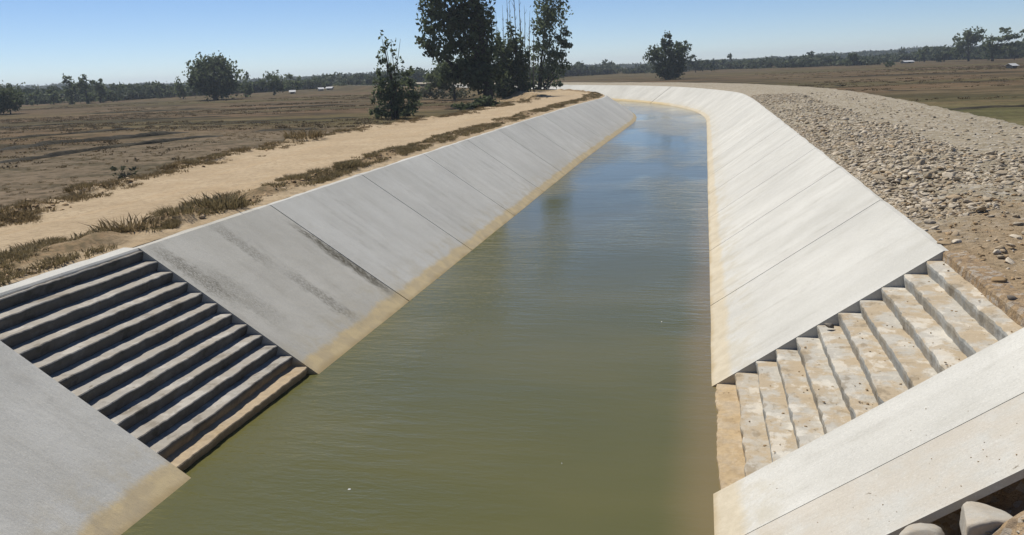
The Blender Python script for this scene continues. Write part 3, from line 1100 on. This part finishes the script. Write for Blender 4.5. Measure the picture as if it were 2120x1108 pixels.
# --- grove beside the left road
GRV = 'trees in the grove beside the left road'
tree('tall_tree', (1012, 219), [(945, 18, 52, 42), (990, 8, 42, 46), (925, 58, 36, 32), (975, 68, 46, 38), (893, 95, 22, 15, .7), (882, 88, 12, 9, .6), (1008, 55, 26, 45), (922, 112, 32, 22, .8), (968, 112, 46, 32),
      (1010, 112, 32, 30), (985, 150, 40, 22), (950, -50, 60, 48), (990, -85, 45, 45), (915, -30, 36, 30), (905, 20, 22, 26, .8), (955, 145, 38, 22), (1020, 150, 26, 30), (975, 168, 42, 16), (930, 150, 30, 18), (1000, 178, 20, 14, .8)],
     0.30, M_LEAF_DARK, 'tallest dark leafy tree with a thick black trunk, left half of the grove', group=GRV, trunk=0.030, seed=11, dens=1.1)
tree('slim_tree', (941, 206), [(930, 158, 34, 20, 1.2), (955, 152, 28, 18, 1.2), (908, 166, 22, 16), (940, 136, 28, 18), (920, 175, 22, 12)], 0.28, M_LEAF, 'small slim trunked tree at the left edge of the grove, under the tall crown', group=GRV, trunk=0.03, seed=12)
tree('shrubby_tree', (1045, 208), [(1040, 128, 24, 30, 1.3), (1058, 108, 22, 25), (1046, 160, 28, 28, 1.4), (1052, 186, 24, 20, 1.3), (1035, 95, 14, 22, .7), (1030, 185, 16, 16, 1.3)], 0.28, M_LEAF_DARK, 'shrubby dark tree filling the middle of the grove', group=GRV, seed=13)
tree('ivy_clad_tree', (1080, 207), [(1080, 182, 18, 24, 1.5), (1083, 150, 17, 30, 1.3), (1072, 112, 20, 30), (1068, 78, 14, 28, .6), (1095, 190, 14, 14, 1.2), (1086, 130, 14, 20)], 0.26, M_LEAF_DARK, 'dark column like tree wrapped in foliage, standing among the bare poles', group=GRV, trunk=0.05, seed=14)
tree('drooping_tree', (1117, 200), [(1136, 15, 27, 36), (1150, -40, 34, 45), (1128, 58, 30, 26, .8), (1162, 34, 16, 14), (1178, 40, 11, 5), (1152, 72, 24, 18, .7), (1140, 98, 28, 16, .6), (1172, 84, 11, 5), (1160, 62, 16, 7),
      (1118, 115, 22, 18, .6), (1155, 118, 14, 5), (1125, 148, 22, 16, .7), (1105, 85, 16, 36, .4), (1130, 160, 14, 10), (1168, 15, 14, 8, .8)], 0.28, M_LEAF, 'open drooping tree with sky showing between its branches, right end of the grove', group=GRV, trunk=0.016, seed=15, droop=0.6)
tree('low_shrub', (985, 223), [(985, 215, 26, 8), (1020, 212, 20, 8), (960, 222, 18, 6), (1003, 205, 16, 8)], 0.25, M_LEAF_DARK, 'low dark shrub at the foot of the tall tree by the road', 'shrub', seed=16, zg=1.2)
tree('low_shrub', (1125, 200), [(1128, 168, 20, 10, .8), (1112, 185, 12, 10, .6), (1140, 155, 12, 8, .6)], 0.25, M_LEAF, 'low shrub under the drooping tree at the right end of the grove', 'shrub', seed=17)
# bare poles in the grove
for k, (u, vt, lean) in enumerate(((1036, 32, -2), (1047, 18, 1), (1056, -12, 2), (1064, 5, -1), (1073, -40, 1), (1082, -20, 0), (1091, 15, 2), (1099, 22, 3), (1107, 40, 3), (1042, 60, -4), (1061, 40, 3), (1087, 45, -3))):
    P = at(u, 206, FIELD_Z); gz = fz(P[0], P[1]); mp = float((P - EYE) @ FW) / F_PX
    h = (206 - vt) * mp
    r = np.random.default_rng(200 + k)
    root = empty('bare_pole_tree', (float(P[0]), float(P[1]), gz))
    words = ['leftmost', 'second from left', 'third from left', 'fourth from left', 'tallest', 'tall sixth', 'seventh from left', 'eighth from left', 'rightmost', 'short leaning left', 'short middle', 'short crossing'][k]
    tag(root, f'{words} thin leafless grey pole in the bare clump between the grove trees', 'bare tree', 'leafless poles in the grove')
    pts = [np.array([R0[0] * lean * mp * f * f + r.normal() * 0.05, R0[1] * lean * mp * f * f + r.normal() * 0.05, h * f - (0.2 if f == 0 else 0)]) for f in np.linspace(0, 1, 6)]
    V, F_ = tube(pts, [0.085, 0.08, 0.07, 0.055, 0.04, 0.012], 6)
    tw = [(V, F_)]
    for q in range(9):
        f = r.uniform(0.4, 0.97); p0 = np.array([np.interp(f, np.linspace(0, 1, 6), [p[i] for p in pts]) for i in range(3)])
        an = r.uniform(0, 6.28); L = r.uniform(0.4, 1.3) * (1.15 - f * 0.6)
        p1 = p0 + np.array([math.cos(an) * L * 0.4, math.sin(an) * L * 0.4, L])
        tw.append(tube([p0, (p0 + p1) / 2 + np.array([math.cos(an) * 0.12 * L, math.sin(an) * 0.12 * L, -0.02]), p1], [0.03, 0.022, 0.006], 5))
    V, F_ = join(tw)
    link('trunk', mesh('trunk', V, F_, True), M_POLE, root)

tree('feathery_bush', (817, 246), [(824, 195, 28, 26, 1.1), (800, 206, 24, 24, 1.0), (846, 208, 22, 24, 1.0), (804, 168, 18, 22, .9), (834, 165, 22, 18, .9), (852, 176, 14, 14, .8), (785, 196, 13, 18, .8), (815, 138, 16, 18, .7), (796, 140, 10, 16, .6), (806, 105, 9, 20, .5),
      (803, 74, 4, 14, .3), (822, 102, 10, 14, .45), (785, 168, 8, 12, .5), (856, 152, 10, 9, .6), (840, 134, 7, 10, .4), (780, 220, 14, 16, .9), (862, 196, 12, 14, .8), (825, 226, 36, 14, .9), (795, 120, 5, 10, .4), (828, 120, 6, 10, .4)],
     0.19, M_LEAF, 'tall feathery pointed bush standing alone left of the grove', 'bush', seed=18, trunk=0.010, stems=6, dens=0.75)
tree('low_shrub', (790, 246), [(789, 232, 11, 9, 1.2), (782, 238, 8, 7)], 0.2, M_LEAF_DARK, 'small dark shrub at the left foot of the feathery bush', 'shrub', seed=19)
tree('low_shrub', (850, 240), [(850, 226, 14, 14, .7), (862, 215, 12, 12, .5), (838, 236, 12, 8)], 0.2, M_LEAF_DARK, 'brownish shrub at the right foot of the feathery bush', 'shrub', seed=20)
tree('low_shrub', (905, 205), [(900, 188, 26, 15, .7), (880, 195, 18, 12, .6), (930, 196, 20, 11, .7), (960, 200, 22, 11, .6)], 0.22, M_LEAF_PALE, 'sparse brownish scrub between the feathery bush and the grove', 'shrub', seed=21)

# --- trees across the left field
GLF = 'trees across the left field'
tree('dome_tree', (446, 207), [(446, 160, 47, 34, 2.2), (424, 166, 26, 26, 1.4), (472, 170, 24, 26, 1.4), (446, 143, 34, 18, 1.4), (410, 178, 14, 16, 1.2), (484, 182, 12, 14, 1.2), (446, 185, 34, 14, 1.3)], 0.42, M_LEAF_DARK, 'large dense round topped tree standing alone in the left field', group=GLF, trunk=0.07, seed=22)
LEFT = [
    ('field_tree', (380, 205), [(380, 184, 13, 17), (372, 192, 9, 10)], M_LEAF, 'small tree touching the left side of the round topped tree'),
    ('field_tree', (509, 202), [(508, 176, 12, 22), (515, 188, 9, 12)], M_LEAF, 'narrow tree touching the right side of the round topped tree'),
    ('field_tree', (567, 197), [(567, 170, 18, 20, 1.3), (550, 178, 14, 12), (575, 182, 12, 12, 1.2)], M_LEAF_DARK, 'dark bushy tree right of the round topped tree with a broad crown'),
    ('field_tree', (607, 193), [(607, 164, 14, 11, .7), (603, 180, 14, 10), (618, 178, 10, 9)], M_LEAF, 'open topped tree next right after the dark bushy field tree'),
    ('field_tree', (22, 236), [(16, 200, 38, 20, 1.4), (38, 212, 22, 18, 1.4), (0, 212, 26, 22, 1.4), (-25, 210, 30, 24)], M_LEAF_DARK, 'big dark spreading tree cut by the left edge of the picture'),
    ('field_tree', (78, 218), [(76, 198, 13, 12), (72, 208, 10, 9)], M_LEAF, 'small tree just right of the big dark tree at the left edge'),
    ('field_tree', (112, 217), [(112, 190, 9, 9), (112, 203, 11, 12), (126, 206, 12, 10, 1.2)], M_LEAF, 'short tree at the left end of the three topped clump'),
    ('field_tree', (150, 216), [(148, 168, 10, 11, .8), (155, 180, 13, 12), (150, 197, 16, 16)], M_LEAF, 'tall tree with a slanting top, left of the three tops'),
    ('field_tree', (181, 215), [(180, 162, 7, 7, .9), (178, 183, 13, 12), (182, 198, 16, 15)], M_LEAF, 'tall tree with a small tuft on top, middle of the three tops'),
    ('field_tree', (208, 213), [(207, 172, 11, 9, .9), (204, 188, 13, 12), (212, 200, 14, 12)], M_LEAF, 'tall tree with a rounded top, right of the three tops'),
    ('field_tree', (236, 211), [(234, 199, 14, 9, 1.2), (222, 203, 10, 7)], M_LEAF_DARK, 'low dark tree at the right foot of the three topped clump'),
    ('field_tree', (332, 204), [(330, 186, 8, 11), (334, 194, 9, 8)], M_LEAF, 'small tree in front of the distant wood, left of the round topped tree'),
    ('field_tree', (352, 203), [(352, 187, 8, 10), (350, 195, 8, 8)], M_LEAF, 'second small tree in front of the distant wood, nearest the round topped tree'),
    ('field_tree', (258, 206), [(256, 182, 6, 8), (258, 194, 10, 10)], M_LEAF, 'small pointed tree right of the three topped clump before the far wood'),
    ('field_tree', (712, 183), [(706, 163, 18, 12, 1.2), (725, 167, 14, 11, 1.2)], M_LEAF_DARK, 'dark low tree behind the white sheds on the left'),
    ('field_tree', (757, 181), [(752, 161, 14, 9), (772, 163, 12, 10), (760, 171, 18, 9)], M_LEAF_LIME, 'bright lime green tree left of the feathery bush'),
    ('field_tree', (655, 186), [(650, 171, 14, 9, 1.1), (668, 170, 12, 8)], M_LEAF_DARK, 'low dark tree left of the white sheds'),
    ('field_tree', (880, 183), [(868, 165, 14, 12), (885, 160, 14, 12), (900, 168, 12, 10)], M_LEAF, 'dull green tree seen between the feathery bush and the grove'),
    ('field_tree', (790, 182), [(785, 160, 12, 12, .8), (775, 172, 10, 8)], M_LEAF, 'dull tree behind the left side of the feathery bush'),
]
for k, (nm, b, cl, mt, lb) in enumerate(LEFT):
    D = float((at(b[0], b[1], FIELD_Z) - EYE) @ FW)
    tree(nm, b, cl, float(np.clip(D * 0.0019, 0.3, 0.8)), mt, lb, group=GLF, seed=40 + k, trunk=0.035)

# --- beyond the bend and across the right field
tree('bamboo_clump', (1385, 165), [(1385, 130, 25, 30, 1.3), (1381, 84, 11, 14, 1.3), (1384, 102, 16, 16, 1.4), (1362, 108, 14, 14), (1408, 106, 14, 14), (1336, 122, 6, 6, .5), (1426, 100, 5, 6, .5), (1385, 152, 20, 14, 1.6), (1356, 116, 16, 15, .9), (1411, 112, 15, 15, .9), (1343, 118, 7, 9, .6), (1417, 96, 6, 7, .6), (1385, 148, 24, 14, 1.4), (1346, 100, 4, 8, .4), (1366, 132, 16, 18), (1405, 132, 16, 18)],
     0.36, M_LEAF_DARK, 'dark round bamboo clump standing alone beyond the bend of the canal', 'bamboo', seed=70, trunk=0.012, stems=6)
GRF = 'trees across the right field'
RIGHT = [
    ('distant_tree', (1200, 157), [(1199, 138, 10, 8), (1200, 146, 14, 7)], M_LEAF, 'low tree with a peaked top on the skyline right of the grove'),
    ('distant_tree', (1260, 153), [(1252, 131, 6, 6), (1262, 138, 12, 8), (1275, 143, 12, 6)], M_LEAF, 'ragged low tree on the skyline between grove and bamboo clump'),
    ('distant_tree', (1440, 150), [(1437, 126, 12, 10), (1446, 136, 18, 9), (1470, 140, 12, 7)], M_LEAF_FAR, 'wide low tree touching the right side of the bamboo clump'),
    ('distant_tree', (1512, 142), [(1510, 120, 6, 7), (1513, 130, 10, 8)], M_LEAF_FAR, 'small tree with a knob like top on the skyline right of the bamboo clump'),
    ('distant_tree', (1590, 139), [(1588, 128, 9, 7), (1600, 132, 9, 5)], M_LEAF_FAR, 'low bushy tree in the middle of the right skyline'),
    ('distant_tree', (1676, 138), [(1674, 114, 7, 6), (1677, 125, 10, 8)], M_LEAF_FAR, 'tree with a tuft rising above the right hand wood'),
    ('distant_tree', (1765, 136), [(1762, 118, 10, 7), (1768, 127, 15, 7, 1.3)], M_LEAF_DARK, 'broad dark tree at the right end of the low skyline wood'),
    ('distant_tree', (1867, 127), [(1866, 105, 6, 8), (1868, 117, 9, 8)], M_LEAF_FAR, 'pointed tree above the long pale shed on the right'),
    ('distant_tree', (1913, 129), [(1912, 104, 10, 9, 1.3), (1911, 117, 11, 9, 1.3)], M_LEAF_DARK, 'round dark tree right of the long pale shed'),
    ('distant_tree', (1846, 139), [(1843, 132, 8, 4), (1836, 137, 5, 4)], M_LEAF_DARK, 'small dark bush in the field in front of the pale shed'),
    ('spreading_tree', (2005, 127), [(1994, 84, 15, 20), (2015, 72, 16, 13), (1992, 100, 14, 14), (2010, 90, 12, 14, .8), (1985, 112, 14, 10), (2022, 82, 10, 8, .7)], M_LEAF, 'tall spreading tree with twin tops near the right edge'),
    ('spreading_tree', (2055, 127), [(2046, 92, 15, 18), (2068, 80, 20, 7, .8), (2078, 66, 14, 6, .6), (2096, 76, 18, 5, .7), (2112, 64, 16, 4, .6), (2106, 90, 18, 4, .5), (2058, 108, 18, 12, 1.3), (2086, 98, 18, 5, .5)], M_LEAF, 'flat layered tree with branches reaching out of the right edge'),
    ('distant_tree', (2100, 124), [(2096, 108, 16, 8), (2115, 104, 14, 9)], M_LEAF_FAR, 'low tree under the layered branches at the right edge'),
    ('distant_tree', (1955, 128), [(1952, 110, 12, 7), (1966, 107, 12, 8), (1945, 118, 12, 7)], M_LEAF_FAR, 'wide low tree left of the twin topped tree'),
]
for k, (nm, b, cl, mt, lb) in enumerate(RIGHT):
    D = float((at(b[0], b[1], FIELD_Z) - EYE) @ FW)
    tree(nm, b, cl, float(np.clip(D * 0.0019, 0.3, 0.85)), mt, lb, group=GRF, seed=90 + k, trunk=0.035)


# --- far woods that read as one mass
def wood(name, line, leaf, label, seed, per=9.0, dn=1.7, mat=M_LEAF_FAR):
    r = np.random.default_rng(seed)
    cl = []
    for (u0, b0, t0), (u1, b1, t1) in zip(line[:-1], line[1:]):
        P0, P1 = at(u0, b0, FIELD_Z), at(u1, b1, FIELD_Z)
        L = float(np.linalg.norm(P1 - P0))
        nn = max(4, int(L / per * 1.9))
        for q in range(nn):
            f = (q + r.random()) / nn
            P = P0 + (P1 - P0) * f
            mp = float((P - EYE) @ FW) / F_PX
            h = ((b0 - t0) * (1 - f) + (b1 - t1) * f) * mp * r.uniform(0.8, 1.2)
            back = F0 * r.uniform(0, 25)
            w = r.uniform(0.7, 1.3) * per * 0.75
            cl.append((P[0] + back[0], P[1] + back[1], FIELD_Z + h * 0.5, w, w, h * 0.5, dn))
    stuff(link(name, crown_mesh(name, cl, leaf, r), mat), label, 'wood')


wood('distant_wood', [(-60, 222, 196), (60, 216, 190), (240, 208, 180), (360, 201, 178), (500, 194, 176), (620, 187, 166), (700, 182, 160), (800, 178, 152), (900, 174, 152)], 0.8, 'long dark wood along the horizon behind the left field', 300, 8.0)
wood('distant_wood', [(1080, 168, 145), (1160, 160, 141), (1260, 155, 139), (1340, 152, 140), (1420, 149, 132)], 0.9, 'low wood on the horizon between the grove and the bamboo clump', 301, 8.0)
wood('distant_wood', [(1420, 147, 132), (1520, 143, 128), (1640, 140, 124), (1720, 137, 119), (1820, 134, 120)], 0.9, 'long low wood on the horizon right of the bamboo clump', 302, 8.0)
wood('distant_wood', [(1810, 131, 117), (1900, 127, 110), (1990, 124, 100), (2060, 122, 96), (2190, 119, 92)], 0.9, 'taller wood on the horizon at the right edge', 303, 8.0)
# hazier woods farther off
wood('distant_wood', [(-80, 200, 184), (200, 190, 177), (420, 180, 171), (620, 172, 160), (860, 162, 152)], 1.6, 'far hazy blue wood behind the left field trees', 304, 22.0)
wood('distant_wood', [(1100, 150, 141), (1400, 138, 131), (1700, 127, 117), (1900, 116, 103), (2200, 104, 88)], 1.6, 'far hazy blue wood behind the right field trees', 305, 22.0)


# ------------------------------------------------------------------ sheds
def shed(u, v, wpx, hpx, label, depth=3.0, rot=0.0, over=1.1):
    P = at(u, v, FIELD_Z); mp = float((P - EYE) @ FW) / F_PX
    w = wpx * mp * 0.85; h = max(hpx * mp * 0.75, 1.0)
    root = empty('field_shed', (float(P[0]), float(P[1]), fz(P[0], P[1])))
    root.rotation_euler = (0, 0, YAW + rot)
    tag(root, label, 'shed', 'pale roofed sheds in the fields')
    hw, hd = w / 2, depth / 2
    V = [(-hw, -hd, -0.1), (hw, -hd, -0.1), (hw, hd, -0.1), (-hw, hd, -0.1), (-hw, -hd, h * 0.6), (hw, -hd, h * 0.6), (hw, hd, h * 0.6), (-hw, hd, h * 0.6), (-hw, 0, h * 0.95), (hw, 0, h * 0.95)]
    Fw = [(0, 1, 5, 4), (2, 3, 7, 6), (1, 2, 6, 9, 5), (3, 0, 4, 8, 7), (3, 2, 1, 0)]
    link('wall', mesh('wall', V, Fw), M_WALL, root)
    e = 0.35; t = 0.06; z0 = h * 0.6 - 0.12; z1 = h * 0.95 + 0.02
    V = []
    for x in (-hw - e, hw + e):
        V += [(x, -hd - e, z0), (x, 0, z1), (x, hd + e, z0), (x, hd + e, z0 + t), (x, 0, z1 + t), (x, -hd - e, z0 + t)]
    Fr = [(i, (i + 1) % 6, (i + 1) % 6 + 6, i + 6) for i in range(6)] + [(5, 4, 3, 2, 1, 0), (6, 7, 8, 9, 10, 11)]
    link('roof', mesh('roof', V, Fr), M_ROOF, root)
    door = [(-0.45, -hd - 0.03, -0.05), (0.45, -hd - 0.03, -0.05), (0.45, -hd - 0.03, h * 0.5), (-0.45, -hd - 0.03, h * 0.5), (-0.45, -hd + 0.02, -0.05), (0.45, -hd + 0.02, -0.05), (0.45, -hd + 0.02, h * 0.5), (-0.45, -hd + 0.02, h * 0.5)]
    link('door', mesh('door', door, [(0, 1, 2, 3), (1, 5, 6, 2), (4, 0, 3, 7), (3, 2, 6, 7), (5, 4, 7, 6)]), M_BARK, root)
    return root


shed(683, 186, 12, 8, 'leftmost and brightest of the little white roofs before the left wood')
shed(719, 184.5, 10, 7, 'middle one of the little white roofs before the left wood')
shed(741, 184, 12, 6, 'rightmost of the little white roofs, below the lime green tree')
shed(664, 188, 9, 6, 'dull grey roofed hut left of the little white roofs', rot=0.4)
shed(606, 194, 10, 6, 'dull grey hut under the open topped field tree', rot=0.2)
shed(1878, 131, 21, 7, 'long low shed with a pale roof in the right field', depth=4.0)
shed(2094, 141, 9, 5, 'tiny white hut in the field near the right edge', depth=2.5)


# ------------------------------------------------------------------ grass
def tuft_mesh(name, r, nb, h, spread, wd=0.018):
    a = r.uniform(0, 6.28, nb); rad = spread * np.sqrt(r.random(nb))
    bx, by = np.cos(a) * rad, np.sin(a) * rad
    la = a + r.normal(size=nb) * 0.8; ln = r.uniform(0.3, 1.5, nb) * h; hh = h * r.uniform(0.45, 1.1, nb)
    w = wd * r.uniform(0.6, 1.5, nb); pa = r.uniform(0, 6.28, nb)
    px, py = np.cos(pa) * w, np.sin(pa) * w
    z0 = np.zeros(nb) - 0.02
    b0 = np.stack([bx - px, by - py, z0], -1); b1 = np.stack([bx + px, by + py, z0], -1)
    mx, my, mz = bx + np.cos(la) * ln * 0.35, by + np.sin(la) * ln * 0.35, hh * 0.62
    m0 = np.stack([mx - px * 0.8, my - py * 0.8, mz], -1); m1 = np.stack([mx + px * 0.8, my + py * 0.8, mz], -1)
    tip = np.stack([bx + np.cos(la) * ln, by + np.sin(la) * ln, hh], -1)
    tip2 = tip + np.stack([px * 0.2, py * 0.2, 0 * px], -1)
    V = np.stack([b0, b1, m1, m0, tip2, tip], 1).reshape(-1, 3)
    k = np.arange(nb)[:, None] * 6
    Fc = np.concatenate([k + np.array([[0, 1, 2, 3]]), k + np.array([[3, 2, 4, 5]])])
    return V, Fc


def left_pos(s, t):
    x, y = canal(s, -t)
    return float(x), float(y), left_ground(s, t)


TUFT = []
for i in range(8):
    V, Fc = tuft_mesh('grass_tuft', rng, 220, 0.16, 0.38, 0.009)
    me = mesh('grass_tuft', V, Fc); me.materials.append(M_GRASS_G if i % 2 else M_GRASS)
    TUFT.append(me)
spots = []
for _ in range(46):
    s = 5.5 + 62 * rng.random() ** 1.7
    spots.append((s, 'in'))
for _ in range(40):
    s = 14 + 62 * rng.random() ** 1.3
    spots.append((s, 'out'))
spots += [(13.9, 'clump'), (16.4, 'clump2'), (36.0, 'shrub')]
for i, (s, kind) in enumerate(spots):
    ti = -float(top_t(s, -1))
    sc = rng.uniform(0.5, 1.0)
    if kind == 'in':
        t = ti + 0.75 + rng.random() * 1.1
        lab, grp = 'dry olive grass tuft on the verge between the dirt road and the grey panels', 'grass tufts along the inner verge'
    elif kind == 'out':
        t = float(left_edge(s)) - rng.uniform(-0.5, 0.7)
        lab, grp = 'dry grass tuft on the outer edge of the dirt road beside the field', 'grass tufts along the outer verge'
    elif kind == 'clump':
        t = ti + 1.3; sc = 1.5
        lab, grp = 'dark bushy grass clump by the road above the left steps', None
    elif kind == 'clump2':
        t = ti + 0.95; sc = 1.6
        lab, grp = 'large dark grass clump by the road above the stained panel', None
    else:
        t = float(left_edge(s)) - 0.6; sc = 2.4
        lab, grp = 'bushy clump of grass on a hump at the outer edge of the road', None
    x, y, z = left_pos(s, t)
    o = bpy.data.objects.new('grass_tuft', TUFT[i % 8])
    COL.objects.link(o)
    o.location = (x, y, z - 0.01); o.rotation_euler = (0, 0, rng.random() * 6.28); o.scale = (sc, sc, sc * rng.uniform(0.8, 1.1))
    tag(o, lab, 'grass', grp)

protoG = [tuft_mesh('g', rng, 40, 0.12, 0.22, 0.010) for _ in range(12)]


def grass_mass(name, items, mat, label):
    Vs, Fs, off = [], [], 0
    for i, (x, y, z, sc) in enumerate(items):
        V, Fc = protoG[i % 12]
        a = rng.random() * 6.28; ca, sa = math.cos(a), math.sin(a)
        V = V @ np.array([[ca, sa, 0], [-sa, ca, 0], [0, 0, 1]]) * sc + np.array([x, y, z])
        Vs.append(V); Fs.append(Fc + off); off += len(V)
    stuff(link(name, mesh(name, np.concatenate(Vs), np.concatenate(Fs)), mat), label, 'grass')


items = []
for _ in range(9000):
    s = 4 + 92 * rng.random() ** 1.5
    ti = -float(top_t(s, -1))
    t = ti + 0.55 + 1.75 * rng.random() ** 1.3
    dn = float(fbm(s * 0.55, t * 1.2, 95, 3)) + 0.30 - 0.10 * (t - ti)
    if dn < 0.10 or rng.random() > dn * 1.7:
        continue
    x, y, z = left_pos(s, t)
    items.append((x, y, z - 0.01, rng.uniform(0.35, 0.9)))
grass_mass('verge_grass', items, M_GRASS_G, 'thin dry grass along the inner verge of the dirt road')
items = []
for _ in range(7000):
    s = 8 + 88 * rng.random() ** 1.4
    t = float(left_edge(s)) + rng.normal() * 0.55 + 0.25
    dn = float(fbm(s * 0.4, t * 0.8, 96, 3)) + 0.22
    if dn < 0.12 or rng.random() > dn * 1.5:
        continue
    x, y, z = left_pos(s, t)
    items.append((x, y, z - 0.01, rng.uniform(0.35, 0.95)))
grass_mass('edge_grass', items, M_GRASS, 'dry grass along the outer edge of the dirt road')
# stubble and weeds standing in the near left field
items = []
for _ in range(2600):
    u = rng.uniform(-150, 780); d = 24 + 55 * rng.random()
    x, y = canal(d * 0.9, -16.8 - 40 * rng.random() ** 1.3)
    if float(fbm(x * 0.12, y * 0.2, 97, 3)) < -0.12:
        continue
    items.append((float(x), float(y), FIELD_Z - 0.02, rng.uniform(0.3, 0.7)))
grass_mass('field_stubble', items, M_GRASS, 'dry stubble standing in the near part of the left field')
protoG = [tuft_mesh('g', rng, 16, 0.20, 0.55, 0.055) for _ in range(12)]
items = []
for _ in range(24000):
    if rng.random() < 0.66:
        x = rng.uniform(-150, -18); y = rng.uniform(28, 175)
    else:
        x = rng.uniform(13, 130); y = rng.uniform(40, 250)
    if float(fbm(x * 0.035 + y * 0.004, y * 0.16, 140, 4)) < 0.10:
        continue
    if dist_center(np.array([[x]]), np.array([[y]]))[0, 0] < 18.5:
        continue
    if math.hypot(x, y) < 48 + 20 * rng.random():
        continue
    items.append((x, y, FIELD_Z - 0.02, rng.uniform(0.35, 0.95)))
grass_mass('weedy_stubble', items, M_STUBBLE, 'rough dry weeds and stubble in bands across the fields')
tree('weed_bush', (262, 385), [(250, 352, 16, 12, .35), (275, 358, 12, 10, .3), (258, 368, 22, 8, .4), (285, 372, 14, 6, .4)], 0.10, M_LEAF_PALE, 'sparse grey weed bush below the outer edge of the road at left', 'bush', seed=33, trunk=0.01, stems=5)

cl_it = []
for _ in range(9000):
    s = 4 + 80 * rng.random() ** 1.6
    if rng.random() < 0.5:
        t = -float(top_t(s, -1)) + 0.5 + 1.3 * rng.random()
    else:
        t = float(left_edge(s)) + rng.normal() * 0.5
    if float(fbm(s * 0.5, t * 0.9, 98, 3)) < 0.02:
        continue
    x, y, z = left_pos(s, t)
    cl_it.append((x, y, z, 0.025 + 0.12 * rng.random() ** 3))
scatter('earth_clods', cl_it, M_CLOD, 'crumbled brown earth along both verges of the dirt road', 'earth')

# ------------------------------------------------------------------ floating litter
for (u, v, sz, lab) in ((723, 1014, 0.035, 'white scrap floating on the near water left of centre'), (1370, 667, 0.03, 'tiny white scrap floating near the right bank'), (1163, 960, 0.018, 'smallest white speck floating on the near water')):
    P = at(u, v, 0.0)
    V = rock_shape(ICO1, np.random.default_rng(int(u)), 0.45, 5) * sz
    o = link('floating_scrap', mesh('floating_scrap', V, ICO1F), M_FOAM)
    o.location = (float(P[0]), float(P[1]), 0.004)
    tag(o, lab, 'litter')

# lumps under the slab edge
def on_y(u, v, y):
    d = FW * F_PX + RT * (u - 1060) - UP * (v - 554)
    p = EYE + d * (y / d[1])
    return p


for (u, v, y, rx, ry, rz_, rot, cut, seed, lab) in (
        (2028, 1092, 6.62, 0.26, 0.22, 0.20, -0.15, -0.45, 4, 'pale rounded concrete lump with a flat broken side below the slab edge at bottom right'),
        (1905, 1118, 6.60, 0.22, 0.16, 0.12, 0.5, -0.9, 5, 'low buried lump at the very bottom edge, left of the larger concrete lump')):
    P = on_y(u, v, y)
    o = lump('concrete_lump', y, float(P[0] - X0), rx, ry, rz_, rot, lab, seed, cut)
    o.location = (float(P[0]), float(P[1]), float(P[2]))

# ------------------------------------------------------------------ light and air
SUN = np.array([-0.50, 0.42, 1.0]); SUN /= np.linalg.norm(SUN)
elev = math.asin(SUN[2]); azim = math.atan2(SUN[0], SUN[1])     # clockwise from +Y
w = bpy.data.worlds.new('World'); scene.world = w
w.use_nodes = True
nt = w.node_tree
sky = nt.nodes.new('ShaderNodeTexSky')
sky.sky_type = 'NISHITA'
sky.sun_disc = False
sky.sun_elevation = elev
sky.sun_rotation = azim
sky.air_density = 0.65
sky.dust_density = 0.0
sky.ozone_density = 3.0
sky.altitude = 100
bg = nt.nodes['Background']
bg.inputs['Strength'].default_value = 0.088
tint = nt.nodes.new('ShaderNodeMixRGB'); tint.blend_type = 'MULTIPLY'
tint.inputs[0].default_value = 1.0; tint.inputs[2].default_value = (0.95, 0.95, 1.02, 1)
hs = nt.nodes.new('ShaderNodeHueSaturation'); hs.inputs['Saturation'].default_value = 1.08
nt.links.new(sky.outputs[0], hs.inputs['Color']); nt.links.new(hs.outputs[0], tint.inputs[1]); nt.links.new(tint.outputs[0], bg.inputs[0])
sd = bpy.data.lights.new('sun', 'SUN')
sd.energy = 4.7
sd.angle = math.radians(0.53)
sd.color = (1.0, 0.955, 0.88)
so_ = bpy.data.objects.new('sun', sd)
COL.objects.link(so_)
so_.rotation_euler = Vector(-SUN).to_track_quat('-Z', 'Y').to_euler()
so_.location = (-50, 40, 90)

HAZE = 0.00030
if HAZE:
    V = [(x, y, z) for z in (-5.5, 26.0) for y in (-70, 2700) for x in (-3100, 2600)]
    Fh = [(0, 2, 3, 1), (4, 5, 7, 6), (0, 1, 5, 4), (2, 6, 7, 3), (0, 4, 6, 2), (1, 3, 7, 5)]
    hm = bpy.data.materials.new('haze_air'); hm.use_nodes = True
    t = hm.node_tree
    t.nodes.remove(t.nodes['Principled BSDF'])
    pv = t.nodes.new('ShaderNodeVolumePrincipled')
    pv.inputs['Color'].default_value = (0.80, 0.88, 0.97, 1)
    pv.inputs['Density'].default_value = HAZE
    pv.inputs['Anisotropy'].default_value = 0.2
    t.links.new(pv.outputs[0], t.nodes['Material Output'].inputs['Volume'])
    stuff(link('haze', mesh('haze', V, Fh), hm), 'thin pale air haze over the whole landscape', 'haze')

scene.view_settings.view_transform = 'Standard'
scene.view_settings.look = 'None'
scene.view_settings.exposure = 0.17
scene.view_settings.gamma = 1.0
scene.view_settings.use_curve_mapping = False
scene.render.engine = 'CYCLES'
scene.cycles.max_bounces = 6
scene.cycles.volume_bounces = 0
scene.cycles.use_denoising = True
